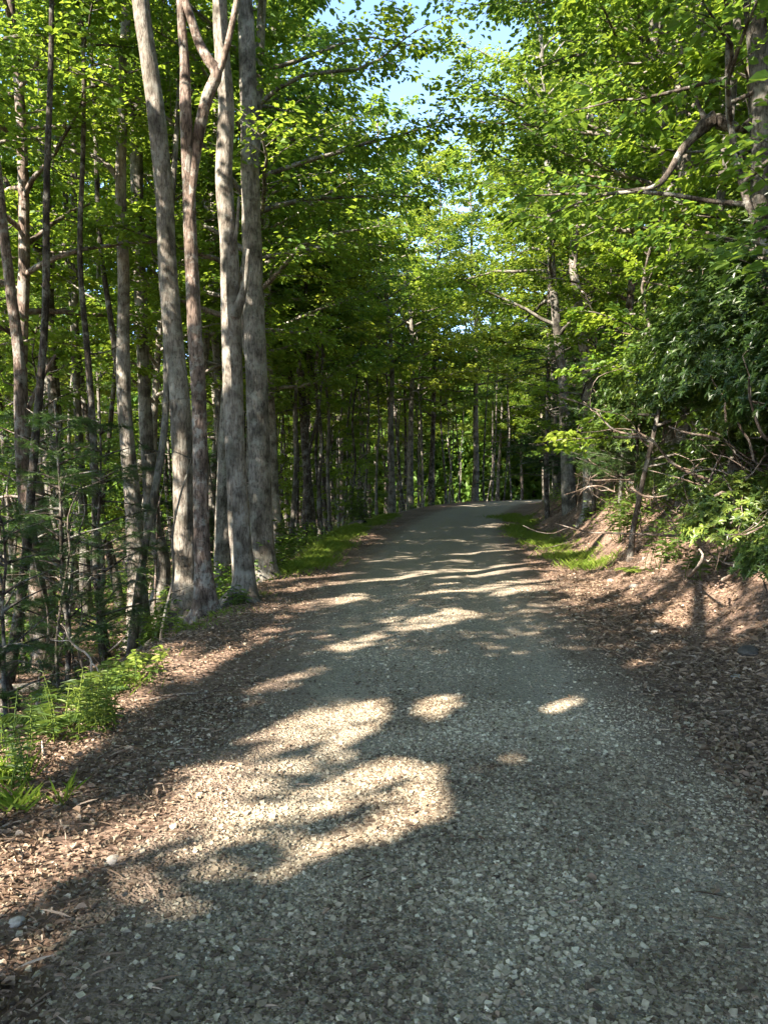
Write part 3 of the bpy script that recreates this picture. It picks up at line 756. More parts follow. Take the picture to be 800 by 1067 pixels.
traced('woodland_tree', (728, 400), [(728, 380, 15), (722, 300, 14), (715, 200, 13), (707, 70, 12), (700, 0, 11)], B_PALE,
       'straight pale trunk on the hillside left of the big edge trunk', depth=15, crown=0, top_z=17)
traced('woodland_tree', (765, 420), [(765, 390, 12), (756, 300, 11), (750, 220, 10), (762, 100, 9), (768, 0, 8)], B_GREY,
       'grey trunk behind the laurel thicket below the burled branch', depth=13, crown=1, top_z=15)

# ------------------------------------------------------------------ the woods
placed = []
def free(x, y, dmin):
    return all((x - a) ** 2 + (y - b) ** 2 > dmin * dmin for a, b in placed)
def off_road(x, y, ml=0.7, mr=0.6):
    u = x - float(xc(y)); return u < -float(le(y)) - ml or u > float(re_(y)) + mr
def hits_gap(x, y, z0, z1, rad):
    """would this crown close the strip of sky over the road?"""
    if y < 3: return False
    p0 = to_px(np.array([x - rad, y, z1])); p1 = to_px(np.array([x + rad, y, z1]))
    top = p0[1]
    return p0[0] < 462 and p1[0] > 412 and top < 95

def woods(n, xr, yr, kinds, dmin, name, label, group, scr=(0.85, 1.15), fan=None, cr=3.0, crown_b=.42, seed=0, cat='tree', ml=.7, mr=.6, gap=True):
    r = random.Random(seed); made = 0; tries = 0
    while made < n and tries < n * 60:
        tries += 1
        y = r.uniform(*yr); x = r.uniform(*xr)
        if fan:
            x = y * r.uniform(*fan)
        if not off_road(x, y, ml, mr) or not free(x, y, dmin): continue
        s = r.uniform(*scr)
        me = r.choice(kinds)
        zs = s * r.uniform(.92, 1.1)
        if gap and hits_gap(x, y, 0, hz(x, y) + me[2] * zs, me[3] * s * .8):
            zs2 = (EYE + y * (510 - 112) / FPX - hz(x, y)) / me[2]
            if zs2 < .55 * s: continue
            zs = min(zs, zs2)
        placed.append((x, y))
        plant_tree(name, me, (x, y, hz(x, y)), r.uniform(0, 6.28), (s, zs), label, cat, group, (r.gauss(0, .045), r.gauss(0, .045)))
        made += 1

for o in [o for o in COL.objects if o.get('category') == 'tree']: placed.append((o.location.x, o.location.y))

# hand-placed crowns that frame the strip of sky
def hand(name, me, x, y, s, label, rz=0, tilt=(0, 0)):
    placed.append((x, y)); plant_tree(name, me, (x, y, hz(x, y)), rz, s, label, tilt=tilt)
hand('maple_tree', BROAD[0], -3.4, 17.0, .95, 'leafy maple behind the roadside clump, its crown edging the sky gap', 1.0, (0, .085))
hand('maple_tree', BROAD[1], -3.2, 24.5, .95, 'second maple behind the clump, shading the left of the road', 2.2, (0, .07))
hand('oak_tree', FAR[1], -2.8, 31.0, 1.1, 'oak by the grass verge with limbs over the road', 4.0, (0, .07))
hand('oak_tree', BROAD[1], 5.9, 15.4, .95, 'oak on the bank whose crown edges the right side of the sky notch', 5.1, (0, -.11))
hand('maple_tree', BROAD[0], 7.0, 13.3, .95, 'broad crowned tree above the laurels overhanging the road', .4, (0, -.09))
hand('oak_tree', BROAD[1], 6.6, 18.0, 1.0, 'oak on the bank leaning over the sunlit bend', 1.7, (0, -.10))
hand('maple_tree', TALL[4], 6.8, 22.0, .95, 'maple on the bank top just before the bend', 3.0, (0, -.07))
hand('maple_tree', BROAD[0], 6.6, 28.0, 1.05, 'maple leaning from the bank toward the strip of sky', 5.0, (0, -.07))
hand('oak_tree', TALL[3], 6.6, 10.9, .85, 'slim oak rising out of the laurel thicket', 2.0, (0, -.04))
hand('maple_tree', FAR[0], 8.4, 38.0, .9, 'yellow green sunlit maple below the strip of sky', 0.5, (0, -.05))
hand('maple_tree', FAR[2], 0.4, 41.0, .95, 'maple closing the view beneath the strip of sky', 2.5, (0, .04))
hand('maple_tree', FAR[0], 1.6, 50.0, 1.04, 'pale stemmed maple left of the road end, under the sky notch', 2.9)
hand('oak_tree', FAR[2], 10.8, 46.0, .98, 'broad oak right of the road end, under the sky notch', 4.1)
hand('understory_tree', UNDER[2], 4.6, 8.9, 1.05, 'leafy understory tree hiding the big edge trunk', 1.0)
hand('understory_tree', UNDER[0], 5.6, 10.9, 1.1, 'low leafy tree just above the laurels on the right', 2.0)
hand('understory_tree', UNDER[0], 6.0, 22.5, 1.0, 'leafy young tree further along the bank crest', 4.0)
hand('oak_tree', FAR[1], 3.5, 58.0, 1.25, 'oak straight ahead beyond the bend', 1.5)
hand('maple_tree', FAR[0], 7.2, 63.0, 1.3, 'maple straight ahead right of the far oak', 3.5)

woods(28, (-20, -3), (15, 34), TALL + THIN, 1.3, 'woodland_tree', 'slim tree in the dark woods below the left road shoulder', 'trees in the woods left of the road', fan=(-.62, -.12), seed=1)
woods(22, (-20, -3), (12, 34), POLE, .9, 'woodland_tree', 'thin dark pole of a tree in the shade left of the roadside clump', 'thin dark trunks left of the roadside clump', fan=(-.56, -.2), seed=14)
woods(5, (-20, -3), (17, 30), UNDER, 1.5, 'understory_tree', 'low leafy understory tree among the left hand trunks', 'understory trees left of the road', fan=(-.62, -.2), seed=2, scr=(.8, 1.1))
woods(66, (-20, 6), (25, 62), POLE + THIN[:2], .8, 'slender_tree', 'thin trunk in the dense stand at the road bend', 'thin trees crowding the road bend', fan=(-.2, .16), seed=3)
woods(26, (-5, 20), (46, 76), POLE + THIN[2:], .8, 'slender_tree', 'slim distant trunk closing the road beyond the bend', 'slim trunks beyond the road bend', fan=(.0, .2), seed=13)
woods(14, (-20, 6), (28, 62), UNDER, 1.5, 'understory_tree', 'small leafy tree between the trunks at the road bend', 'understory trees at the road bend', fan=(-.22, .13), seed=4)
woods(20, (-40, -6), (28, 72), FAR, 2.4, 'woodland_tree', 'distant tree far back in the left hand woods', 'distant trees of the left hand woods', fan=(-.66, -.08), seed=5)
woods(24, (4, 30), (13, 50), TALL + FAR[:2], 2.0, 'woodland_tree', 'leafy tree on the hillside above the right hand bank', 'trees on the right hand hillside', fan=(.2, .62), seed=6)
woods(14, (4, 30), (12, 40), UNDER, 1.5, 'understory_tree', 'small understory tree on the right hand hillside', 'understory trees on the right hand hillside', fan=(.22, .6), seed=7)
woods(26, (-20, 40), (62, 100), FAR, 2.6, 'woodland_tree', 'distant tree beyond the bend closing the view', 'distant trees beyond the bend', fan=(-.25, .45), seed=8, scr=(1.0, 1.25))
woods(3, (-14, -3), (16, 28), HEM, 1.5, 'hemlock_tree', 'dark needled hemlock among the left hand trunks', 'hemlocks left of the road', fan=(-.58, -.2), seed=9, scr=(.7, 1))
woods(7, (4, 14), (24, 46), HEM, 1.5, 'hemlock_tree', 'dark hemlock at the foot of the bank near the bend', 'hemlocks near the bend', fan=(.13, .3), seed=10, scr=(.7, 1))

# trees added around the viewpoint to shade the left woods and block sky light
for i, (x, y) in enumerate([(-24, 6), (-29, 2), (-31, 12), (-23, 14), (-33, -4)]):
    plant_tree('woodland_tree', TALL[i % 5][:2], (x, y, hz(x, y)), i * 1.3, .9, 'unseen woodland tree added left of the viewpoint to shade the forest', group='trees added beside the viewpoint for shade')
for i, (x, y) in enumerate([(5.0, 2.2), (6.6, -3.2), (5.0, -8.5), (8.2, 5.6), (1.5, -13), (9.5, -8)]):  # added to close off sky light over the foreground
    plant_tree('woodland_tree', BROAD[i % 2][:2], (x, y, hz(x, y)), i * 1.9, .9, 'broadleaf tree added on the bank beside the viewpoint to block sky light', group='trees added on the bank to block sky light')
for i, (x, y) in enumerate([(-6.6, 6.6), (-8.8, 8.8), (-11.2, 10.8), (-14.0, 12.5)]):  # added out of view to darken the lower left woods
    plant_tree('hemlock_tree', HEM[(i + 1) % 2][:2], (x, y, hz(x, y)), i * 1.7, .85, 'unseen hemlock added left of the viewpoint, below the road shoulder, for shade', group='hemlocks added beside the viewpoint for shade')
for i, (x, y) in enumerate([(-6.6, 5.4), (-8.6, 7.0), (-10.4, 9.0), (-12.5, 10.8), (-9.2, 4.6), (-14.5, 9.0)]):  # added low and out of view, shading only the lower trunks
    plant_tree('understory_tree', UNDER[i % 3][:2], (x, y, hz(x, y)), i * 1.3, 1.0, 'unseen low leafy tree added left of the viewpoint to shade the lower trunks', group='low trees added beside the viewpoint for shade')

# --- unseen canopy trees added behind the viewpoint, leaves left out along drawn sun patches
LIT = [[(-60, 1010), (-60, 878), (0, 872), (130, 826), (225, 785), (300, 748), (345, 722), (405, 728), (412, 748), (375, 772), (370, 785), (410, 788), (462, 800), (486, 846), (425, 872), (350, 892), (250, 940), (120, 988), (0, 1022)],
       [(435, 728), (480, 722), (486, 742), (450, 756), (432, 746)], [(490, 800), (540, 782), (548, 796), (505, 812)], [(560, 742), (604, 724), (610, 736), (575, 750)],
       [(398, 654), (478, 634), (506, 642), (420, 662)], [(340, 676), (398, 656), (404, 664), (350, 684)], [(300, 632), (378, 616), (386, 624), (310, 640)],
       [(235, 728), (330, 690), (345, 700), (260, 738)], [(175, 700), (300, 640), (310, 650), (190, 715)], [(-20, 800), (170, 672), (215, 668), (150, 740), (60, 806), (0, 835)],
       [(548, 570), (600, 520), (660, 468), (690, 490), (660, 540), (600, 575)], [(590, 615), (650, 585), (722, 560), (735, 575), (660, 610), (600, 632)],
       [(680, 650), (720, 610), (765, 600), (770, 625), (720, 655)], [(770, 600), (810, 570), (830, 590), (790, 610)], [(700, 672), (735, 664), (738, 676), (705, 684)],
       [(640, 690), (672, 680), (690, 690), (660, 698)], [(560, 600), (625, 560), (640, 580), (590, 606)]]
DARK = [[(-20, 965), (60, 925), (140, 890), (150, 898), (70, 940), (-20, 985)], [(238, 900), (262, 884), (292, 886), (285, 898), (255, 908)], [(250, 838), (330, 806), (340, 812), (290, 838)],
        [(-20, 880), (110, 830), (100, 815), (-20, 858)]]
def inpoly(px, py, poly):
    inside = np.zeros(px.shape, bool); n = len(poly)
    for i in range(n):
        x0, y0 = poly[i]; x1, y1 = poly[(i + 1) % n]
        c = ((y0 > py) != (y1 > py)) & (px < (x1 - x0) * (py - y0) / ((y1 - y0) if y1 != y0 else 1e-9) + x0)
        inside ^= c
    return inside

def sun_prob(x, y):
    """chance of keeping this sun ray free of leaves, from drawn lit and dark patches"""
    z = height(x, y)
    jx = x + .10 * (fbm(x * 5, y * 5, 91) - .5); jy = y + .16 * (fbm(x * 5 + 9, y * 5, 93) - .5)
    px, py = to_px(np.stack([jx, jy, z], -1))
    a = (x + y) * .7071; b = (x - y) * .7071
    st = fbm(a * .35, b * 1.3, 95, 3)
    bank = sstep(2.4, 3.2, x - xc(y)) * .07
    lit = .95 * sstep(.54 - bank, .61 - bank, st) * sstep(9.5, 12, y)
    lit = np.maximum(lit, .7 * sstep(.66, .72, fbm(a * .8, b * 2.0, 99, 2)) * sstep(7, 10, y))
    near = (y > .8)
    for p in LIT: lit = np.where(near & inpoly(px, py, p), .99 - .17 * sstep(.52, .62, fbm(a * 1.3 + 3, b * 4.2, 97, 3)), lit)
    for p in DARK: lit = np.where(near & inpoly(px, py, p), .6, lit)
    return lit

SHADE = [((-10, -8.2), (-9.6, -7.6, 9.0)), ((-4.6, -9.6), (-5.2, -9.0, 9.4)), ((-13.5, -2.5), (-12.2, -2.2, 9.0)), ((-8.4, -6.2), (-7.4, -2.6, 9.6)), ((-11.5, 2.0), (-9.0, 3.6, 9.2)),
         ((-14.5, 6.5), (-12.8, 7.2, 10.0)), ((-2.6, -6.0), (-2.2, -4.6, 10.4)), ((-6.6, -8.0), (-4.2, 1.4, 11.2)), ((-9.5, -12.5), (-8.5, -12.0, 9.2)), ((-5.8, -5.2), (-6.0, -6.2, 9.6)), ((1.0, -9.5), (-.2, -8.9, 10.4)), ((3.2, -2.0), (-2.2, -2.4, 11.8))]
RADS = np.array([4.6, 4.6, 3.4])
r = np.random.default_rng(33)
n = 220000
gx_ = r.uniform(-6.5, 13, n); gy_ = r.uniform(-3.5, 25, n)
gx_ = np.concatenate([gx_, r.uniform(-1.5, 6, 50000)]); gy_ = np.concatenate([gy_, r.uniform(0, 7.5, 50000)]); n = len(gx_)
keep = r.uniform(0, 1, n) > sun_prob(gx_, gy_)
gx_, gy_ = gx_[keep], gy_[keep]; n = len(gx_)
g0 = np.stack([gx_, gy_, height(gx_, gy_)], -1)
d_ = TO_SUN
SHADE = [(tp, (c[0] + 1.4, c[1] + 1.4, c[2])) for tp, c in SHADE]
T0 = np.full((n, len(SHADE)), np.nan); T1 = T0.copy()
for k, (tp, c) in enumerate(SHADE):
    o = (g0 - np.array(c)) / RADS; dd = d_ / RADS
    A = (dd * dd).sum(); Bq = 2 * (o * dd).sum(1); Cq = (o * o).sum(1) - 1
    disc = Bq * Bq - 4 * A * Cq
    ok = disc > 0; sq = np.sqrt(np.where(ok, disc, 0))
    T0[:, k] = np.where(ok, (-Bq - sq) / (2 * A), np.nan); T1[:, k] = np.where(ok, (-Bq + sq) / (2 * A), np.nan)
hit = ~np.isnan(T0)
rk = np.where(hit, r.uniform(0, 1, T0.shape), -1); ch = rk.argmax(1); okr = hit.any(1)
print('shade rays hitting a crown', okr.mean())
for k, (tp, c) in enumerate(SHADE):
    sel = okr & (ch == k)
    t = T0[sel, k] + (T1[sel, k] - T0[sel, k]) * r.uniform(.03, .97, sel.sum())
    pos = g0[sel] + t[:, None] * d_
    m = len(pos)
    base = np.array([tp[0], tp[1], hz(*tp)])
    root = thing('shaped_shade_tree', 'unseen tall broadleaf tree behind the viewpoint, crown shaped to shade the near road', 'tree', tuple(base), 'unseen shade trees behind the viewpoint')
    mb = MB(); cc = np.array(c) - base
    bc = (c[0] - c[1]) * .7071
    if -5.2 < bc < -2.0: cc = cc + np.array([.7071, -.7071, 0]) * (-1.5 - bc if bc > -3.6 else -5.7 - bc)  # trunk shifted aside to keep the drawn sun patch open
    top = cc + np.array([0, 0, 2.2])
    mb.tube(np.array([[0, 0, -.35], [0, 0, .0], [cc[0] * .12, cc[1] * .12, cc[2] * .35], [cc[0] * .5, cc[1] * .5, cc[2] * .7], cc, top]), [.24, .2, .17, .14, .10, .03], 10, rough=.12, step=.4)
    rr_ = np.random.default_rng(k + 300)
    for i in range(14):
        a = i * 2.4; e = rr_.uniform(-.1, .6); L = rr_.uniform(2.2, 4.0)
        s = cc + np.array([0, 0, rr_.uniform(-2.4, 1.4)])
        tipb = ((s + base)[0] + L * math.cos(a + .2) - (s + base)[1] - L * math.sin(a + .2)) * .7071
        sb = ((s + base)[0] - (s + base)[1]) * .7071
        if max(tipb, sb) > -4.9 and min(tipb, sb) < -2.2: continue
        mb.tube(np.array([s, s + L * .5 * np.array([math.cos(a), math.sin(a), e]), s + L * np.array([math.cos(a + .2), math.sin(a + .2), e * .8])]) , [.05, .03, .008], 5, step=.5)
    link('trunk', mb.mesh('trunk', B_GREY, True), root)
    a = r.uniform(0, 6.28, m)
    L = r.uniform(.12, .19, m)
    D = np.stack([np.cos(a), np.sin(a), r.uniform(-.5, .1, m)], -1)
    V, Q = leaf_arrays(pos - base - D * L[:, None] * .5, D, UP + r.normal(0, .35, (m, 3)), L, L * .72)
    link('crown', mesh_from('crown', V, Q, None, M_MAPLE, np.repeat(r.uniform(0, 1, m), 6)), root)

# ------------------------------------------------------------------ far wood closing the horizon
def far_wood():
    r = np.random.default_rng(77); n = 300000
    a = r.uniform(-.75, .75, n); d = r.uniform(96, 128, n)
    x = np.sin(a) * d; y = np.cos(a) * d
    top = 15 + 10 * fbm(x * .08, y * .08, 5)
    z = height(x, y) + top * r.uniform(0, 1, n)
    D = r.normal(0, 1, (n, 3)); D[:, 2] -= .3
    L = r.uniform(.5, 1.0, n)
    V, Q = leaf_arrays(np.stack([x, y, z], -1), D, UP + r.normal(0, .5, (n, 3)), L, L * .7)
    return mesh_from('distant_wood', V, Q, None, M_OAK, np.repeat(r.uniform(0, .8, n), 6))
tag(link('distant_wood', far_wood()), kind='stuff', label='far woodland foliage seen between the trunks', cat='woods')

# ------------------------------------------------------------------ laurel thicket on the right bank
def laurel(seed, R, Hh, nwh, bias=.55, leaf=.085):
    r = np.random.default_rng(seed); mb = MB(); LV = Leaves()
    tips = []
    for sidx in range(7):
        a = sidx * .9 + r.normal(0, .3); p = np.array([r.normal(0, .12), r.normal(0, .12), -.1]); pts = [p]
        dirn = np.array([math.cos(a) * .55, math.sin(a) * .55, .8])
        for i in range(7):
            dirn = nrm(dirn + r.normal(0, .38, 3) + np.array([0, 0, .08]))
            pts.append(pts[-1] + dirn * Hh / 8.5)
        pts = np.array(pts); pts[:, 2] = np.maximum(pts[:, 2], -.1)
        rad = np.linspace(.026, .007, 8) * r.uniform(.8, 1.25)
        mb.tube(pts, rad, 6, rough=.2, seed=seed + sidx, step=.09)
        for j in range(6):
            i = r.integers(2, 7); q = [pts[i]]; d2 = nrm(r.normal(0, 1, 3) + np.array([0, 0, .3]))
            for kk in range(4):
                d2 = nrm(d2 + r.normal(0, .35, 3)); q.append(q[-1] + d2 * Hh * .06)
            mb.tube(np.array(q), np.linspace(rad[i] * .6, .004, 5), 4, step=.09)
            tips.append(q[-1])
    n = nwh
    v = nrm(r.normal(0, 1, (n, 3))); v[:, 2] = np.abs(v[:, 2]) * 1.1 - .25
    rad = r.uniform(.45, 1.0, n) ** .6
    lump = .75 + .5 * fbm(v[:, 0] * 2.2 + 7, v[:, 1] * 2.2 + v[:, 2] * 2, seed)
    c = v * (rad * lump)[:, None] * np.array([R, R, Hh * .55]) + np.array([0, 0, Hh * bias])
    c[:, 2] = np.maximum(c[:, 2], .12)
    nl = 8
    az = r.uniform(0, 6.28, n)[:, None] + np.arange(nl) * 2 * np.pi / nl + r.normal(0, .25, (n, nl))
    ax = nrm(v + np.array([0, 0, .8]) + r.normal(0, .3, (n, 3)))
    s1 = nrm(np.cross(ax, np.array([.3, .9, .1]))); s2 = np.cross(ax, s1)
    D = np.cos(az)[..., None] * s1[:, None] + np.sin(az)[..., None] * s2[:, None] + ax[:, None] * r.uniform(-.2, .5, (n, nl, 1))
    Nn = ax[:, None] + r.normal(0, .25, (n, nl, 3))
    L = leaf * r.uniform(.7, 1.25, (n, nl))
    ti = np.clip(r.uniform(0, 1, n)[:, None] * .6 + r.uniform(0, .4, (n, nl)), 0, 1)
    LV.add(np.repeat(c, nl, 0), D.reshape(-1, 3), Nn.reshape(-1, 3), L.ravel(), L.ravel() * .38, ti.ravel())
    return mb.mesh('stem', B_LAUREL, True), LV.mesh('foliage', M_LAUREL, .15, .18)
LAU = [laurel(201, 1.5, 3.2, 2600, .5), laurel(202, 1.2, 2.5, 1900, .52), laurel(203, 1.0, 1.5, 1100, .45), laurel(204, 1.8, 4.2, 3600, .5)]
def shrub(me, x, y, s, label, name='laurel_shrub', rz=None, cat='shrub', dz=0.0, leaf='foliage', stem='stem', group=None, tilt=(0, 0)):
    root = thing(name, label, cat, (x, y, hz(x, y) + dz), group, random.uniform(0, 6.28) if rz is None else rz)
    root.scale = (s, s, s); root.rotation_euler[0] = tilt[0]; root.rotation_euler[1] = tilt[1]
    link(stem, me[0], root); link(leaf, me[1], root)
    return root
shrub(LAU[3], 5.0, 9.6, 1.0, 'tall laurel with bare crooked stems beneath the big edge trunk')
shrub(LAU[3], 5.9, 12.4, 1.1, 'tallest dark laurel in the middle of the thicket')
shrub(LAU[0], 6.0, 15.6, 1.25, 'laurel at the top of the sunlit bare bank')
shrub(LAU[0], 4.9, 8.0, .95, 'laurel with pale crooked branches at the right edge')
shrub(LAU[1], 5.5, 11.6, .9, 'rounded laurel above the lit slope between taller ones')
shrub(LAU[2], 4.35, 9.4, .85, 'low laurel spreading across the slope foot')
shrub(LAU[2], 5.5, 13.6, .8, 'bright tipped low laurel right of the bare slope')
shrub(LAU[3], 7.0, 17.6, 1.1, 'laurel mass behind the bare slope top')
shrub(LAU[1], 6.6, 20.5, 1.2, 'laurel overhanging the far end of the bank')
shrub(LAU[0], 7.3, 24.0, 1.2, 'furthest laurel where the bank meets the bend')
shrub(LAU[3], 7.6, 14.0, 1.3, 'laurel on the slope behind the tallest one')
shrub(LAU[3], 7.2, 10.5, 1.3, 'laurel behind the big edge trunk on the hillside')
shrub(LAU[2], 4.7, 7.6, 1.0, 'low laurel at the right edge in front of the crooked stems')
shrub(LAU[2], 4.0, 7.6, .6, 'small laurel sprout beside the pale snag')
shrub(LAU[1], 5.3, 10.3, .95, 'laurel filling the gap between two taller laurels')
shrub(LAU[2], 5.8, 15.2, .9, 'yellowish low laurel at the crest of the lit slope')
shrub(LAU[0], 6.4, 13.6, 1.1, 'mid height laurel above the yellowish low one')
shrub(PINE[1], 5.6, 17.3, 1.15, 'feathery young hemlock beside the sunlit bare bank', 'hemlock_sapling', cat='sapling', leaf='crown', stem='trunk')
shrub(PINE[0], 6.0, 20.0, 1.2, 'feathery hemlock sapling further along the bank', 'hemlock_sapling', cat='sapling', leaf='crown', stem='trunk')

# white pine saplings in the left hand shade
for (px, py, d, s, k, lab) in [(62, 640, 11.0, 1.0, 0, 'soft needled pine sapling in front of the dark wavy trunk'), (4, 640, 9.5, .95, 1, 'pine sapling at the left edge beside the scaly reddish trunk'),
                               (112, 620, 13.5, 1.1, 0, 'pine sapling behind the lichen spotted trunk'), (30, 620, 14.5, 1.2, 0, 'taller pine sapling deep in the left hand shade')]:
    q = P(px, py, d); shrub(PINE[k], q[0], q[1], s, lab, 'pine_sapling', cat='sapling', leaf='crown', stem='trunk')

def bare_sapling(seed, H):
    """thin dead or leafless stem with a few side twigs"""
    r = np.random.default_rng(seed); mb = MB()
    hh = np.linspace(-.2, H, 8); px = np.cumsum(r.normal(0, .07, 8)); py = np.cumsum(r.normal(0, .07, 8)); px -= px[0]; py -= py[0]
    mb.tube(np.stack([px, py, hh], -1), np.linspace(.028, .008, 8), 6, rough=.15, seed=seed, step=.15)
    for i in range(9):
        h = H * r.uniform(.12, .95); st = np.array([np.interp(h, hh, px), np.interp(h, hh, py), h]); a = r.uniform(0, 6.28); L = r.uniform(.3, .9)
        d = np.array([math.cos(a), math.sin(a), r.uniform(-.1, .6)])
        mb.tube(np.array([st, st + d * L * .5 + r.normal(0, .04, 3), st + d * L + r.normal(0, .08, 3)]), [.010, .006, .003], 4, step=.1)
    return mb
BARE = [bare_sapling(241 + k, h).mesh('bare_sapling', (B_DARK, B_TWIG, B_GREY, B_RED)[k], True) for k, h in enumerate((3.2, 2.4, 4.2, 3.6))]
rb = random.Random(12); made = 0
while made < 24:
    y = rb.uniform(10.5, 24); x = y * rb.uniform(-.56, -.16)
    if not off_road(x, y, .9, 9) or not free(x, y, .45): continue
    placed.append((x, y))
    o = link('bare_sapling', BARE[made % 4], None, (x, y, hz(x, y))); k = rb.uniform(.8, 1.25); o.scale = (k, k, k)
    o.rotation_euler = (rb.gauss(0, .10), rb.gauss(0, .10), rb.uniform(0, 6.28))
    tag(o, 'thin bare sapling stem in the shaded woods below the left shoulder', 'sapling', 'bare stems in the left hand woods'); made += 1

# ------------------------------------------------------------------ herbs, ferns, grass
def goldenrod(seed, n_st, H, spread, bright=.5):
    r = np.random.default_rng(seed); mb = MB(); LV = Leaves()
    for i in range(n_st):
        b = np.array([r.normal(0, spread), r.normal(0, spread), -.04]); a = r.uniform(0, 6.28); h = H * r.uniform(.6, 1.1)
        lean = np.array([math.cos(a), math.sin(a), 0]) * h * r.uniform(.05, .3)
        mid = b + lean * .3 + UP * h * .55; top = b + lean + UP * h
        mb.tube(np.array([[0, 0, -.08], b, mid, top]), [.005, .005, .004, .002], 4, step=.06)
        n = int(h / .018); t = np.linspace(.15, 1, n)
        pos = b + lean * (t ** 1.6)[:, None] + UP * (h * t)[:, None]
        az = np.arange(n) * 2.4 + r.uniform(0, 6)
        D = np.stack([np.cos(az), np.sin(az), r.uniform(-.1, .7, n)], -1)
        L = .10 * (1.1 - .6 * t) * r.uniform(.7, 1.2, n)
        LV.add(pos, D, UP + r.normal(0, .3, (n, 3)), L, L * .22, np.clip(bright + r.normal(0, .2, n), 0, 1))
    return mb.mesh('stem', M_HERB, True, tint=True), LV.mesh('foliage', M_HERB, .2, .3)
def fern(seed, nf, L, bright=.5):
    r = np.random.default_rng(seed); mb = MB(); LV = Leaves()
    for i in range(nf):
        a = i * 2 * math.pi / nf + r.normal(0, .25); l = L * r.uniform(.7, 1.15)
        t = np.linspace(0, 1, 12); d = np.array([math.cos(a), math.sin(a), 0])
        pts = d * (l * .8 * t)[:, None] + UP * (l * (.75 * t - .62 * t * t))[:, None]
        mb.tube(pts, np.linspace(.004, .0015, 12), 3)
        n = 40; tt = np.linspace(.12, .99, n)
        pos = d * (l * .8 * tt)[:, None] + UP * (l * (.75 * tt - .62 * tt * tt))[:, None]
        sd = np.array([-d[1], d[0], 0]); sg = np.where(np.arange(n) % 2 == 0, 1, -1)
        ll = l * .26 * np.sin(np.pi * (tt * .85 + .12)) + .012
        LV.add(pos, sd * sg[:, None] + d * .35 + UP * r.normal(0, .08, n)[:, None], UP + r.normal(0, .2, (n, 3)), ll, .024 * l / .5, np.clip(bright + r.normal(0, .15, n), 0, 1))
    return mb.mesh('stem', M_HERB, True, tint=True), LV.mesh('frond', M_HERB, .1, .15)
def seedling(seed, n, H, leaf=.09, bright=.5):
    r = np.random.default_rng(seed); mb = MB(); LV = Leaves()
    for i in range(n):
        b = np.array([r.normal(0, .10), r.normal(0, .10), -.03]); h = H * r.uniform(.5, 1.1); a = r.uniform(0, 6.28)
        top = b + np.array([math.cos(a) * .2 * h, math.sin(a) * .2 * h, h])
        mb.tube(np.array([[0, 0, -.08], b, (b + top) / 2 + r.normal(0, .01, 3), top]), [.005, .005, .004, .002], 4, step=.05)
        m = 11; t = np.linspace(.35, 1, m); pos = b + (top - b) * t[:, None]
        az = np.arange(m) * 2.4 + r.uniform(0, 6)
        D = np.stack([np.cos(az), np.sin(az), r.uniform(-.2, .2, m)], -1)
        L = leaf * r.uniform(.7, 1.2, m)
        LV.add(pos, D, UP + r.normal(0, .2, (m, 3)), L, L * .55, np.clip(bright + r.normal(0, .2, m), 0, 1))
    return mb.mesh('stem', M_HERB, True, tint=True), LV.mesh('foliage', M_HERB, .15, .15)
GOLD = [goldenrod(211, 11, .55, .15, .4), goldenrod(212, 18, .42, .09, .9), goldenrod(213, 8, .62, .17, .25)]
FERN = [fern(221, 9, .50, .3), fern(222, 8, .38, .65)]
SEED = [seedling(231, 7, .38, .10, .5), seedling(232, 6, .28, .08, .7), seedling(233, 14, .55, .10, .4)]
HERBS = [  # (mesh, pixel of the foot, scale, name, label)
    (GOLD[1], (98, 755), .95, 'goldenrod', 'brightest yellow green clump on the slope edge beneath the pale sticks'),
    (GOLD[0], (66, 775), .85, 'goldenrod', 'feathery green clump left of the brightest yellow one'),
    (GOLD[0], (14, 812), .75, 'goldenrod', 'leafy stems at the left edge of the photo above the grass tuft'),
    (FERN[0], (80, 735), 1.0, 'fern', 'broad arching fern behind the brightest yellow clump'),
    (FERN[0], (52, 760), 1.0, 'fern', 'shaded fern among the feathery green stems'),
    (FERN[1], (112, 715), 1.0, 'fern', 'sunlit fern under the bare forked stick'),
    (FERN[1], (130, 700), .9, 'fern', 'pale green fern beside the lichen spotted trunk'),
    (SEED[0], (132, 712), .75, 'seedling', 'bright broad leaved seedling at the foot of the lichen spotted trunk'),
    (SEED[2], (163, 672), .9, 'seedling', 'upright seedling between the two left roadside trunks'),
    (SEED[0], (186, 662), .9, 'seedling', 'seedling below the widest pale trunk'),
    (SEED[1], (152, 700), 1.0, 'seedling', 'small seedling on the dirt edge before the trunks'),
    (SEED[2], (288, 598), 1.0, 'seedling', 'leafy plant right of the thick smooth grey trunk'),
    (SEED[0], (300, 585), 1.3, 'seedling', 'sunlit leafy plant where the grass verge begins'),
    (SEED[1], (240, 632), 1.2, 'seedling', 'low green plant below the slender grey stem'),
    (SEED[2], (650, 560), 1.6, 'seedling', 'lit leafy plant beside the bare slope'),
    (SEED[2], (625, 490), 2.0, 'seedling', 'bright leafy plant at the top of the bare slope'),
    (SEED[0], (735, 598), 1.3, 'seedling', 'small leafy sprout by the pale root on the right bank'),
    (FERN[1], (660, 598), 1.1, 'fern', 'fern at the lower edge of the low laurel'),
    (SEED[2], (690, 590), 1.3, 'seedling', 'dark leafy plant in front of the low laurel'),
    (SEED[0], (612, 540), 1.6, 'seedling', 'leafy plant half way up the sunlit slope'),
]
